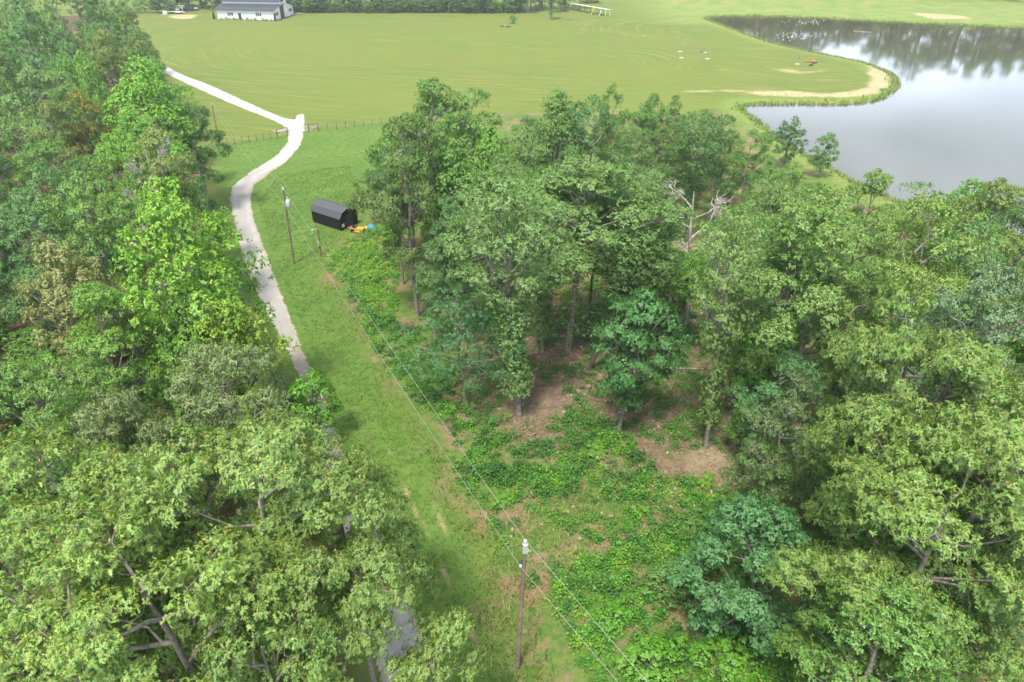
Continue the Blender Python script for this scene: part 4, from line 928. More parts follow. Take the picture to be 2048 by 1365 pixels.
M_gr = ug_mat('grass_blades', (.105,.215,.032), (.140,.235,.045)); M_dry = ug_mat('dry_grass_blades', (.42,.31,.14), (.30,.27,.11))
blades('lawn_grass', [scatter(STRIP, 28, .36, 2.2, g, .3)], .10, .026, M_gr, g, label='short green grass of the lawn strip beside the driveway')
blades('rough_grass', [scatter(A4, 22, .35, 3, g, .3), scatter(A3, 14, .35, 3, g, .3), scatter(A5, 14, .3, 3, g, .3), scatter([(850,900),(905,900),(1060,1180),(1160,1500),(1000,1500),(950,1200)], 24, .35, 3, g, .3)], .17, .03, M_gr, g, label='rough green grass growing between the weeds')
blades('dry_grass', [scatter([(960,1050),(1090,1020),(1110,1200),(1040,1220),(960,1180)], 22, .46, 2, g), scatter(A4, 9, .60, 3, g), scatter([(850,900),(905,900),(1060,1180),(1160,1500),(1000,1500),(950,1200)], 9, .6, 3, g), scatter(A7, 9, .5, 4, g)], .34, .018, M_dry, g, flop=.9, label='tall dry tan grass flopped around the near utility pole')

def litter(name, pts, m, g, size, label):
    x = np.concatenate([p[0] for p in pts]); y = np.concatenate([p[1] for p in pts]); n = len(x)
    a = g.uniform(0, 6.28, n); d = unit(np.stack([np.cos(a), np.sin(a), .25 * g.normal(size=n)], -1)); up = unit(np.array((0, 0, 1.)) + .3 * g.normal(size=(n, 3)))
    V, F = leaf_geo(np.stack([x, y, height(x, y) + .02], -1), d, up, size * g.uniform(.5, 1.5, n), LEAF_RHOMB, g); return tag(link(name, mesh_np(name, V, F, (m,))), label, kind='stuff')
LP = [(900,790),(960,560),(1440,540),(1500,900),(1480,980),(1300,960),(1080,900),(960,850)]
litter('leaf_litter', [scatter(LP, 45, .30, 3, g, .3)], ug_mat('litter_leaves', (.30, .19, .12), (.17, .10, .065)), g, .12, 'brown fallen leaves under the middle grove')
litter('twig_litter', [scatter(LP, 6, .4, 3, g, .3), scatter(A4, 3, .5, 3, g)], ug_mat('pale_twigs', (.50, .42, .34), (.36, .28, .2)), g, .30, 'pale twigs and dry stems strewn over the grove floor and clearing')
# rank grass fringing the pond
tq = g.uniform(0, 1, 16000); ii = g.integers(0, len(POND), 16000); Q = np.array(POND); qa, qb = Q[ii], Q[(ii + 1) % len(Q)]
keep = np.hypot(*(qb - qa).T) < 40; keep &= g.random(16000) < np.clip(np.hypot(*(qb - qa).T) / 8, .1, 1)
bp_ = (qa + (qb - qa) * tq[:, None] + g.normal(size=(16000, 2)) * .9)[keep]
bp_ = bp_[sd(bp_[:, 0], bp_[:, 1], POND) < .5]
blades('bank_grass', [(bp_[:, 0], bp_[:, 1])], .55, .10, ug_mat('bank_blades', (.15, .27, .045), (.30, .30, .10)), g, label='rank grass fringing the pond shore')
# weedy bushes one can tell apart
def bush(px, py, H, R, pk, col, label, z0=0):
    x, y = G(px, py); return tree(pk, x, y, H, R, col, label, cat='bush', name='leafy_bush', group='bushes in the clearing')
for a in [(1012,1003,.8,.85,'shrub1','bright','broad-leaved bright bush alone between the power lines and the weeds'),
          (968,930,.7,.7,'shrub1','lime2','pale big-leaved bush where the power line crosses the weed patch'),
          (1108,1135,.9,.5,'shrub0','mid','small dark green bush right of the near utility pole top'),
          (1062,1160,.7,.4,'shrub1','mid','smallest dark bush just right of the near utility pole'),
          (1410,970,1.1,.7,'shrub1','lime','yellow-green bush right of the bare tan patch, below the crooked trunk'),
          (1340,1190,2.6,1.5,'young1','mid','bush with cream blossom heads left of the rounded blue-green maple'),
          (1380,1060,1.0,1.2,'shrub2','mid','dark weedy bush between the tan patches at the right of the clearing'),
          (1190,905,.8,1.0,'shrub1','lime2','bright bush left of the small teal tree foot'),
          (900,760,1.1,1.2,'shrub2','mid','leafy bush left of the feathery layered tree foot'),
          (845,800,.9,.8,'shrub0','mid','leafy bush under the power lines below the feathery layered tree'),
          (740,560,1.3,1.3,'shrub1','lime','tall yellow-green bush right of the short pole'),
          (765,470,1.4,1.2,'shrub0','lime2','bush at the edge of the weeds behind the shed equipment'),
          (1040,615,1.5,1.3,'shrub2','dark','dark bush between the trunks of the middle grove'),
          (1300,1340,2.0,1.8,'shrub1','bright','wide bright bush at the bottom edge right of the power lines'),
          (1450,1345,2.2,1.8,'shrub0','bright','bushy green thicket at the bottom edge, below the rounded blue-green maple'),
          (1560,1330,1.2,1.0,'shrub0','bright','yellow-tinged bush between the rounded maple and the low yellow-green oak'),
          (1230,1240,1.2,1.3,'shrub2','bright','low rounded bush between the power lines and the rounded blue-green maple'),
          (590,800,1.6,1.1,'shrub0','bright','bright bush spilling onto the driveway edge above the oaks')]: bush(*a)
# ------------------------------------------------------------ power line
def pole(fx, fy, H, tx, label, extra=None, r=.12):
    x, y = G(fx, fy); z = hz(x, y); o = empty('utility_pole', (x, y, z)); o['top'] = H
    MB().tube([(0, 0, -.5), (tx * .5, 0, H * .5), (tx, 0, H)], [r, r * .86, r * .72], 14).build('pole_shaft', M_pole, o, smooth=False)
    return tag(o, label, 'utility pole', 'poles of the power line')
M_porc = mat('porcelain', (.62, .64, .67), .25)
P1 = pole(1034, 1335, 9.2, .33, 'near weathered utility pole with pale insulator cap, standing on the lawn strip')
MB().lathe([(.0,.34),(.05,.33),(.09,.26),(.06,.22),(.10,.16),(.07,.12),(.13,.10),(.13,-.02),(.0,-.02)], (.33, 0, 9.2), 14).build('insulator', M_porc, P1, True)
MB().box(.22, .44, -.13, -.09, 8.75, 9.15).build('bracket', M_galv, P1)
MB().lathe([(0,.08),(.05,.07),(.07,0),(.05,-.07),(0,-.08)], (.13, -.12, 7.95), 10).build('lower_insulator', M_porc, P1, True)
P2 = pole(588, 527, 8.45, .32, 'utility pole carrying a grey transformer between the driveway and the black shed')
MB().lathe([(.0,.3),(.05,.29),(.09,.2),(.06,.16),(.12,.1),(.12,0),(.0,0)], (.32, 0, 8.45), 12).build('insulator', M_porc, P2, True)
tr_ = MB().lathe([(0,.95),(.17,.93),(.21,.86),(.21,.1),(.18,.06),(0,-.04)], (.62, -.12, 6.5), 20).build('transformer', mat('transformer_grey', (.60, .63, .66), .4), P2, True)
MB().lathe([(.0,.32),(.04,.3),(.07,.2),(.04,.16),(.07,.1),(.05,0)], (.62, -.12, 7.45), 10).build('bushing', M_porc, tr_, True)
MB().box(.28, .40, -.16, -.10, 6.7, 7.2).build('bracket', M_galv, P2)
MB().lathe([(0,.08),(.06,0),(0,-.08)], (.10, -.10, 7.15), 10).build('lower_insulator', M_porc, P2, True)
P3 = pole(641, 510, 3.25, .18, 'short meter pole with a lamp head and grey box near the shed', r=.11)
MB().tube([(.18, 0, 3.1), (-.1, -.05, 3.22), (-.35, -.05, 3.15)], .03, 8).build('lamp_arm', M_galv, P3)
MB().lathe([(.0,.12),(.10,.08),(.16,0),(.0,-.02)], (-.42, -.05, 3.05), 14).build('lamp_head', M_galv, P3, True)
MB().box(-.06, .12, -.20, -.10, 1.15, 1.75).build('meter_box', M_galv, P3, bevel=.01)
P4 = pole(434, 267, 4.9, .30, 'leftmost utility pole, brown, at the edge of the wood beyond the driveway bend')
MB().lathe([(.0,.3),(.07,.2),(.05,.12),(.10,.08),(.10,0),(.0,0)], (.30, 0, 4.9), 10).build('insulator', M_porc, P4, True)
M_wire = mat('aluminium_wire', (.42, .42, .42), .6, metal=.2)
def wire(name, pts, sag, label, r=.0075):
    vs = []
    for a, b, s in zip(pts[:-1], pts[1:], sag):
        a, b = np.array(a), np.array(b); n = 26
        for i in range(n + (1 if b is pts[-1] else 0)):
            t = i / n; p = a * (1 - t) + b * t; p = p - (0, 0, 4 * s * t * (1 - t)); vs.append(p)
    vs.append(np.array(pts[-1])); mb = MB().tube(vs, r, 5)
    tag(mb.build(name, M_wire), label, 'power line', 'power line wires')
pt = lambda o, dx, z, dy=0: np.array((o.location.x + dx, o.location.y + dy, o.location.z + z))
# the next pole of the line stands off the frame, behind and to the right of the camera
e1 = np.array((*G(1247, 1365, 7.6), 7.6)); d1 = e1 - pt(P1, .33, 9.5); E1 = pt(P1, .33, 9.5) + d1 / d1[1] * (-34); E1[2] = 9.0
e2 = np.array((*G(1200, 1365, 6.2), 6.2)); d2 = e2 - pt(P1, .13, 7.95); E2 = pt(P1, .13, 7.95) + d2 / d2[1] * (-34); E2[2] = 7.6
P0 = empty('utility_pole', (float(E1[0]), float(E1[1]), 0)); MB().tube([(0, 0, -.5), (0, 0, 9)], [.15, .11], 12).build('pole_shaft', M_pole, P0); tag(P0, 'utility pole behind the camera at the end of the power line', 'utility pole', 'poles of the power line')
wire('power_line', [E1, pt(P1, .33, 9.5), pt(P2, .32, 8.75), pt(P4, .30, 5.2)], [.5, .35, .4], 'upper wire of the power line, resting on the pole tops')
wire('power_line', [E2, pt(P1, .13, 7.95, -.16), pt(P2, .10, 7.15, -.16), pt(P4, .2, 4.3)], [.5, .45, .4], 'lower wire of the power line, fixed below the pole tops')
wire('power_line', [pt(P2, .5, 6.6), pt(P3, .12, 3.0)], [.25], 'short service wire from the transformer to the short meter pole', .01) if False else None

# ------------------------------------------------------------ black shed
M_roofb = mat('dark_roof_metal', (.085, .088, .10), .42, metal=.15, spec=.6); M_sidb = mat('black_siding', (.010, .012, .012), .6, spec=.3)
def ribs(mb, a, b, c_, d_, n, h=.03, w_=.03):
    """raised seams running a->d and b->c over the sheet a,b,c,d"""
    a, b, c_, d_ = map(lambda q: np.array(q, float), (a, b, c_, d_)); nn_ = np.cross(b - a, d_ - a); nn_ /= np.linalg.norm(nn_)
    if nn_[2] < 0: nn_ = -nn_
    e = (b - a) / np.linalg.norm(b - a) * w_
    for i in range(n + 1):
        t = i / n; p = a * (1 - t) + b * t; q = d_ * (1 - t) + c_ * t
        mb.add([p - e, p + e, q + e, q - e, p + nn_ * h, q + nn_ * h], [(0, 1, 4), (3, 5, 2), (0, 4, 5, 3), (1, 2, 5, 4)])
A_ = G(682.6, 463.5); B_ = G(626.4, 445); L_s = 5.06; Wd = 2.85
ang = math.atan2(B_[1] - A_[1], B_[0] - A_[0])         # local +x runs from the gable corner back along the wall
sh = empty('garden_shed', (A_[0], A_[1], hz(*A_)), ang); tag(sh, 'small black shed with a gambrel roof on the lawn beside the driveway', 'shed')
# local y: towards the camera is +y after the turn, so the body lies on -y
def gam(x, e=0.): return [(x, 0 + e, 1.55), (x, -.42 + e * .2, 2.2), (x, -Wd / 2, 2.58), (x, -Wd + .42 - e * .2, 2.2), (x, -Wd - e, 1.55)]
b = MB(); prof = [(0, 0, .18), (0, 0, 1.55), (0, -.42, 2.2), (0, -Wd/2, 2.58), (0, -Wd + .42, 2.2), (0, -Wd, 1.55), (0, -Wd, .18)]
n = len(prof); vs = prof + [(L_s, y, z) for _, y, z in prof]
b.add(vs, [tuple(range(n)), tuple(reversed(range(n, 2*n)))] + [(i, i + n, (i+1) % n + n, (i+1) % n) for i in range(n)])
body = b.build('wall', M_sidb, sh)
gr_ = MB()
for i in range(17): gr_.box(.15 + i * .295, .19 + i * .295, -.004, .012, .2, 1.5)
for i in range(9): gr_.box(-.012, .004, -.16 - i * .31, -.12 - i * .31, .2, 1.6)
gr_.build('batten', M_sidb, sh)
rf = MB(); pa = gam(-.12, .12); pb = gam(L_s + .12, .12)
for i in range(4):
    a, c_ = np.array(pa[i]), np.array(pa[i+1]); a2, c2 = np.array(pb[i]), np.array(pb[i+1])
    u_ = np.array((0, 0, .045)); rf.add([a, a2, c2, c_, a + u_, a2 + u_, c2 + u_, c_ + u_], [(0,1,2,3),(7,6,5,4),(0,4,5,1),(1,5,6,2),(2,6,7,3),(3,7,4,0)])
    ribs(rf, a + u_, a2 + u_, c2 + u_, c_ + u_, 20, .022, .022)
rf.build('roof', M_roofb, sh)
MB().box(.1, L_s - .1, -Wd + .1, -.1, 0, .17).build('skid', mat('brown_timber', (.19, .12, .08), .9, noise=.3), sh)
MB().box(-.05, 0, -2.05, -.85, .2, 1.75).build('door', mat('shed_door', (.02, .022, .022), .5), sh)
MB().box(-.02, -.004, -.62, -.22, .42, .85).build('notice', mat('pale_notice', (.62, .63, .66), .5), sh)
MB().add([(-.02, -.95, .2), (-.02, -1.95, .2), (-1.15, -1.95, .02), (-1.15, -.95, .02), (-.02, -.95, .12), (-.02, -1.95, .12), (-1.15, -1.95, -.04), (-1.15, -.95, -.04)], [(0,1,2,3),(7,6,5,4),(0,3,7,4),(1,5,6,2),(2,6,7,3)]).build('ramp', mat('ramp_timber', (.30, .15, .10), .9, noise=.3), sh)
# things heaped at the shed door
def near_shed(lx, ly): 
    return (A_[0] + lx * math.cos(ang) - ly * math.sin(ang), A_[1] + lx * math.sin(ang) + ly * math.cos(ang))
M_yel = mat('yellow_plastic', (.75, .36, .04), .45); M_blu = mat('blue_tarp', (.06, .30, .50), .5, noise=.4); M_tyre = mat('tyre_rubber', (.02, .02, .02), .8)
x, y = near_shed(-1.75, -1.1); mo = empty('ride_on_mower', (x, y, hz(x, y)), ang + .35); tag(mo, 'yellow ride-on mower parked at the shed ramp', 'mower')
MB().box(-.85, .1, -.3, .3, .3, .62).build('hood', M_yel, mo, bevel=.08); MB().box(.1, .75, -.33, .33, .3, .48).build('rear_body', M_yel, mo, bevel=.06)
MB().box(.18, .58, -.22, .22, .5, .62).box(.5, .6, -.22, .22, .6, .95).build('seat', M_black, mo, bevel=.04)
MB().box(-.5, .3, -.5, .5, .12, .24).build('mower_deck', M_yel, mo, bevel=.04)
MB().tube([(.0, 0, .55), (.08, 0, .85)], .02, 6).lathe([(.14,.84),(.16,.86),(.14,.88),(.12,.86),(.14,.84)], (.08, 0, 0), 14).build('steering_wheel', M_black, mo)
for wx, wy, wr in ((-.65, .34, .18), (-.65, -.34, .18), (.5, .38, .25), (.5, -.38, .25)): MB().tube([(wx, wy - .08, wr), (wx, wy + .08, wr)], wr, 16).build('wheel', M_tyre, mo)
x, y = near_shed(-2.9, -2.3); ca = empty('covered_cart', (x, y, hz(x, y)), ang + .5); tag(ca, 'small cart under a blue tarpaulin beside the yellow mower', 'cart')
mb = MB(); gx = 9
gg = np.random.default_rng(4); V_ = []
for i in range(gx):
    for j in range(gx):
        u, v = i / (gx-1) * 2 - 1, j / (gx-1) * 2 - 1; e = max(abs(u), abs(v))
        V_.append((u * .62, v * .5, .72 - .5 * max(0, e - .62) / .38 + gg.normal() * .03 + .12 * math.cos(u * 2)))
mb.add(V_, [(i*gx+j, i*gx+j+1, (i+1)*gx+j+1, (i+1)*gx+j) for i in range(gx-1) for j in range(gx-1)]).build('tarpaulin', M_blu, ca, True)
MB().box(-.5, .5, -.4, .4, .22, .56).build('cart_box', mat('cart_green', (.04, .12, .08), .6), ca); MB().tube([(.1, -.46, .2), (.1, .46, .2)], .2, 14).build('wheel', M_tyre, ca)
x, y = near_shed(-2.35, -1.9); tb = empty('plastic_tub', (x, y, hz(x, y)), 1); tag(tb, 'orange-yellow plastic tub between the mower and the blue tarpaulin', 'tub')
MB().lathe([(0,0),(.26,0),(.33,.42),(.37,.43),(.37,.46),(.31,.45),(.25,.04),(0,.04)], n=18).build('tub_body', M_yel, tb, True); MB().tube([(-.35,0,.4),(-.42,0,.3),(-.35,0,.25)], .02, 6).tube([(.35,0,.4),(.42,0,.3),(.35,0,.25)], .02, 6).build('handle', M_black, tb)
mb = MB(); gg = np.random.default_rng(8)
for i in range(12):
    a = gg.uniform(0, 3.1); px_, py_ = gg.normal(size=2) * .25; l = gg.uniform(.4, .8); zz = .05 + .05 * (i // 4)
    mb.tube([(px_ - l * math.cos(a), py_ - l * math.sin(a), zz), (px_ + l * math.cos(a), py_ + l * math.sin(a), zz + gg.uniform(0, .15))], .04, 6)
x, y = near_shed(-3.9, -2.2); o = mb.build('scrap_wood_pile', M_grey); o.location = (x, y, hz(x, y)); tag(o, 'small heap of grey scrap sticks right of the blue tarpaulin', 'wood pile')

# ------------------------------------------------------------ fence and gate
M_post = mat('fence_post', (.16, .12, .10), .9, noise=.3); M_rust = mat('rusty_pipe', (.20, .10, .07), .7, noise=.3)
def fence(pts, label, npost, brace=None):
    pts = [np.array(p) for p in pts]; o = empty('wire_fence', (*pts[0], 0)); base = pts[0]
    seg = [np.linalg.norm(b - a) for a, b in zip(pts[:-1], pts[1:])]; tot = sum(seg)
    def at(s):
        for a, b, l in zip(pts[:-1], pts[1:], seg):
            if s <= l: return a + (b - a) * s / l
            s -= l
        return pts[-1]
    P = [at(tot * i / npost) for i in range(npost + 1)]
    for p in P:
        MB().tube([(p[0]-base[0], p[1]-base[1], hz(*p) - .2), (p[0]-base[0], p[1]-base[1], hz(*p) + 1.15)], .045, 6).build('post', M_post, o)
    wr = MB()
    for h in (.12, .3, .5, .7, .9, 1.08): wr.tube([(p[0]-base[0], p[1]-base[1], hz(*p) + h) for p in P], .007, 3)
    for i in range(int(tot / .6)):
        p = at(i * .45); wr.tube([(p[0]-base[0], p[1]-base[1], hz(*p) + .1), (p[0]-base[0], p[1]-base[1], hz(*p) + 1.08)], .003, 3, False)
    wr.build('wire_mesh', M_post, o); return tag(o, label, 'fence', 'wire fences along the lawn')
F_ = pxpoly([(425,294),(480,287),(556,276.5)]); fence(F_, 'wire fence from the wood edge to the left brace of the driveway gate', 9)
F_ = pxpoly([(637,262),(735,251),(800,245),(900,236)]); fence(F_, 'wire fence from the right gate brace to behind the middle grove', 15)
def brace(a, b, label):
    a, b = np.array(G(*a)), np.array(G(*b)); o = empty('fence_brace', (*a, 0)); d = b - a
    for p in ((0, 0), d): MB().tube([(p[0], p[1], -.2), (p[0], p[1], 1.45)], .075, 10).build('post', M_rust, o)
    MB().tube([(0, 0, 1.35), (d[0], d[1], 1.35)], .05, 8).build('rail', M_rust, o)
    MB().tube([(0, 0, .15), (d[0], d[1], 1.25)], .02, 6).tube([(0, 0, 1.25), (d[0], d[1], .15)], .02, 6).build('brace_wire', M_galv, o)
    tag(o, label, 'fence brace', 'timber braces either side of the gate')
brace((555, 276), (576, 271), 'brown pipe brace left of the driveway gate'); brace((618, 265), (637, 262), 'brown pipe brace right of the driveway gate')
a, b_ = np.array(G(576.5, 270.8)), np.array(G(617.5, 265)); d = b_ - a; o = empty('tube_gate', (*a, 0)); M_gate = mat('gate_grey', (.55, .55, .56), .5)
mb = MB()
for k in range(6): mb.tube([(d[0]*.03, d[1]*.03, .3 + k * .19), (d[0]*.97, d[1]*.97, .3 + k * .19)], .022, 6)
mb.build('rail', M_gate, o); mb = MB()
for f in (.03, .33, .66, .97): mb.tube([(d[0]*f, d[1]*f, .3), (d[0]*f, d[1]*f, 1.25)], .026, 6)
mb.build('upright', M_gate, o); tag(o, 'pale tubular gate closed across the white driveway', 'gate')
mb = MB(); gg = np.random.default_rng(3)
for i in range(7):
    a_ = gg.uniform(-.4, .4) + .5; p_ = gg.normal(size=2) * .35; l = gg.uniform(.6, 1.3); mb.tube([(p_[0]-l*math.cos(a_), p_[1]-l*math.sin(a_), .06), (p_[0]+l*math.cos(a_), p_[1]+l*math.sin(a_), .12 + .04 * i)], .05, 6)
x, y = G(566, 262); o = mb.build('timber_pile', mat('bleached_timber', (.6, .57, .52), .8, noise=.3)); o.location = (x, y, hz(x, y)); tag(o, 'bleached poles lying behind the brace left of the gate', 'timber pile')
mb = MB()
for i in range(6):
    a_ = gg.uniform(-.3, .3) + .25; p_ = gg.normal(size=2) * .35; l = gg.uniform(.6, 1.3); mb.tube([(p_[0]-l*math.cos(a_), p_[1]-l*math.sin(a_), .06), (p_[0]+l*math.cos(a_), p_[1]+l*math.sin(a_), .12 + .04 * i)], .05, 6)
x, y = G(628, 256); o = mb.build('timber_pile', mat('grey_timber', (.33, .29, .25), .8, noise=.4)); o.location = (x, y, hz(x, y)); tag(o, 'grey poles lying behind the brace right of the gate', 'timber pile')

# ------------------------------------------------------------ white barn
fl, fr_ = G(436, 38.5), G(549, 40.7); bx, by = fr_; BL = 21.4; BW = 17.0
bang = math.atan2(fl[1] - fr_[1], fl[0] - fr_[0])
bn = empty('white_barn', (bx, by, hz(bx, by)), bang); tag(bn, 'long white barn with black metal roofs, dark shuttered windows and lean-to sides', 'barn')
M_wside = mat('white_siding', (.80, .81, .83), .55, noise=.04); M_rblk = mat('barn_roof', (.060, .066, .082), .4, metal=.15); M_shut = mat('shutter', (.06, .045, .045), .6); M_gls = mat('dark_glass', (.05, .06, .07), .08, spec=.8); M_brn = mat('brown_door', (.12, .065, .05), .7, noise=.2)
# local x along the long wall away from the gable, local y towards the camera is +; body on -y
e0, e1_, c0, c1_, rd = 3.3, 4.6, 5.6, 7.4, 5.2     # eave, lean-to top, clerestory eave, ridge; lean depth
mb = MB(); pr_ = [(0, 0), (0, e0), (-rd, e1_), (-rd, c0), (-BW/2, c1_), (-BW+rd, c0), (-BW+rd, e1_), (-BW, e0), (-BW, 0)]
n = len(pr_); mb.add([(0, y_, z_) for y_, z_ in pr_] + [(BL, y_, z_) for y_, z_ in pr_], [tuple(range(n)), tuple(reversed(range(n, 2*n)))] + [(i, i+n, (i+1) % n + n, (i+1) % n) for i in range(n)])
mb.build('wall', M_wside, bn)
def slab(mb, a, b, c_, d_, th=.12):
    q = [np.array(v, float) for v in (a, b, c_, d_)]; u_ = np.array((0, 0, th)); mb.add(q + [v + u_ for v in q], [(0,1,2,3),(7,6,5,4),(0,4,5,1),(1,5,6,2),(2,6,7,3),(3,7,4,0)]); ribs(mb, q[0]+u_, q[1]+u_, q[2]+u_, q[3]+u_, 42, .04, .03)
for (y0_, z0_, y1_, z1_) in ((.7, e0 - .12, -rd, e1_ + .02), (-BW - .7, e0 - .12, -BW + rd, e1_ + .02)):
    mb = MB(); slab(mb, (-.6, y0_, z0_), (BL + .6, y0_, z0_), (BL + .6, y1_, z1_), (-.6, y1_, z1_)); mb.build('lean_to_roof', M_rblk, bn)
mb = MB(); zt = c0 - .12
slab(mb, (-.6, -rd + .5, zt), (BL + .6, -rd + .5, zt), (BL + .6, -BW/2, c1_ + .03), (-.6, -BW/2, c1_ + .03)); slab(mb, (-.6, -BW + rd - .5, zt), (BL + .6, -BW + rd - .5, zt), (BL + .6, -BW/2, c1_ + .03), (-.6, -BW/2, c1_ + .03)); mb.build('upper_roof', M_rblk, bn)
mb = MB()
for i in range(43): mb.box(i * .5, i * .5 + .05, .0, .02, .1, e0 - .1)
mb.build('batten', M_wside, bn)
def win(px_, facing='front', w2=.5, z0_=1.35, z1_=2.45):
    if facing == 'front':
        f = MB().box(px_-w2, px_+w2, .0, .07, z0_, z1_).build('window', M_white, bn); MB().box(px_-w2+.1, px_-.04, .06, .085, z0_+.1, z1_-.1).box(px_+.04, px_+w2-.1, .06, .085, z0_+.1, z1_-.1).build('pane', M_gls, f)
        for s in (-1, 1): MB().box(px_+s*(w2+.28)-.2, px_+s*(w2+.28)+.2, .0, .06, z0_-.05, z1_+.05).build('shutter', M_shut, bn)
    else:
        f = MB().box(-.07, 0, px_-w2, px_+w2, z0_, z1_).build('window', M_white, bn); MB().box(-.085, -.06, px_-w2+.1, px_-.04, z0_+.1, z1_-.1).box(-.085, -.06, px_+.04, px_+w2-.1, z0_+.1, z1_-.1).build('pane', M_gls, f)
        for s in (-1, 1): MB().box(-.06, 0, px_+s*(w2+.28)-.2, px_+s*(w2+.28)+.2, z0_-.05, z1_+.05).build('shutter', M_shut, bn)
win(BL * (1 - .235)); win(BL * (1 - .735)); win(-rd * .5, 'g', .7); win(-BW + rd * .5, 'g', .7); win(-BW * .5 + .2, 'g', .8, 5.2, 6.3)
dr_ = MB().box(BL*(1-.40)-.5, BL*(1-.40)+.5, 0, .08, .05, 2.25).build('door', mat('navy_door', (.03, .035, .06), .5), bn); MB().lathe([(0,.04),(.04,0),(0,-.04)], (BL*.6-.35, .11, 1.05), 8).build('handle', M_galv, dr_)
MB().box(-.1, 0, -rd - 3.6, -rd - .4, .05, 4.1).build('sliding_door', M_brn, bn); MB().box(-.5, 0, -rd - 4.2, -rd + .4, 4.4, 4.55).build('door_hood', M_rblk, bn)
for f in (.235, .735): MB().lathe([(0,.15),(.14,0),(0,0)], (BL*(1-f), .22, 2.85), 10).build('wall_lamp', M_black, bn)
MB().box(-3, BL + .5, .0, 1.3, -.05, .06).box(-1.6, -.02, -BW, .0, -.05, .05).build('planting_bed', mat('mulch', (.14, .085, .055), .95, noise=.3), bn)
def barn_pt(lx, ly): return (bx + lx*math.cos(bang) - ly*math.sin(bang), by + lx*math.sin(bang) + ly*math.cos(bang))
hb = [(.09,'lime','first yellow-green hydrangea from the right along the barn front'),(.25,'lime','second yellow-green hydrangea from the right along the barn front'),(.40,'lime','third yellow-green hydrangea from the right, right of the barn door'),(.545,'lime','fourth yellow-green hydrangea, left of the barn door'),(.69,'lime','yellow-green hydrangea under the left barn window'),(.86,'lime','leftmost yellow-green hydrangea along the barn front')]
BBG = 'bushes along the barn front'
for f, c_, l in [(.19,'yellow','yellow-green hydrangea right of the right barn window'),(.32,'yellow','yellow-green hydrangea under the right barn window'),(.46,'yellow','yellow-green hydrangea midway between barn door and right window'),(.70,'yellow','yellow-green hydrangea left of the barn door'),(.84,'yellow','yellow-green hydrangea left of the left barn window'),
                (.04,'dark','dark low boxwood at the right end of the barn front'),(.12,'dark','dark boxwood second from the right end of the barn front'),(.39,'dark','dark boxwood between the two right hydrangeas'),(.55,'dark','dark boxwood just right of the barn door'),(.64,'dark','dark boxwood just left of the barn door'),(.78,'dark','dark boxwood under the left barn window'),(.92,'dark','dark boxwood near the left barn corner')]:
    x, y = barn_pt(BL * f, .75); tree('shrub1', x, y, .95 if c_ == 'yellow' else .6, .75 if c_ == 'yellow' else .5, c_, l, cat='bush', name='garden_bush', group=BBG)
def conifer(x, y, h, label):
    o = empty('cone_shrub', (x, y, hz(x, y))); g_ = np.random.default_rng(int(abs(x) * 10)); n_ = 700; t_ = g_.random(n_); a_ = g_.uniform(0, 6.28, n_); r_ = .42 * (1 - t_) ** .8 * g_.uniform(.7, 1.05, n_)
    V, F = leaf_geo(np.stack([r_*np.cos(a_), r_*np.sin(a_), .1 + t_*(h-.1)], -1), unit(np.stack([np.cos(a_), np.sin(a_), 1.2+0*a_], -1)), unit(g_.normal(size=(n_, 3))), .22*g_.uniform(.6, 1.2, n_), LEAF_RHOMB, g_)
    c_ = link('foliage', mesh_np('cone', V, F, (M_leaf,)), o); c_.color = (.035, .075, .03, 1); MB().tube([(0,0,0),(0,0,h*.9)], .05, 6).build('trunk', M_bark, o); tag(o, label, 'conifer', 'cone shaped conifers at the barn corners')
x, y = barn_pt(BL + 1.0, .8); conifer(x, y, 2.3, 'dark cone-shaped conifer at the left corner of the white barn')
x, y = barn_pt(-.7, .9); conifer(x, y, 2.4, 'dark cone-shaped conifer at the near corner of the white barn')
x, y = barn_pt(-1.2, -BW - .6); conifer(x, y, 2.4, 'dark cone-shaped conifer at the far gable corner of the white barn')
def picnic(x, y, rz, label):
    o = empty('picnic_table', (x, y, hz(x, y)), rz)
    MB().box(-.9, .9, -.37, .37, .7, .75).build('tabletop', M_grey, o)
    for s in (-1, 1): MB().box(-.9, .9, s*.7-.13, s*.7+.13, .42, .46).build('bench', M_grey, o); MB().tube([(s*.65, -.75, 0), (s*.65, -.2, .7)], .05, 4).tube([(s*.65, .75, 0), (s*.65, .2, .7)], .05, 4).box(s*.65-.04, s*.65+.04, -.8, .8, .36, .42).build('leg', M_grey, o)
    tag(o, label, 'picnic table')
x, y = G(598, 30); picnic(x, y, .2, 'grey picnic table on the grass right of the white barn')
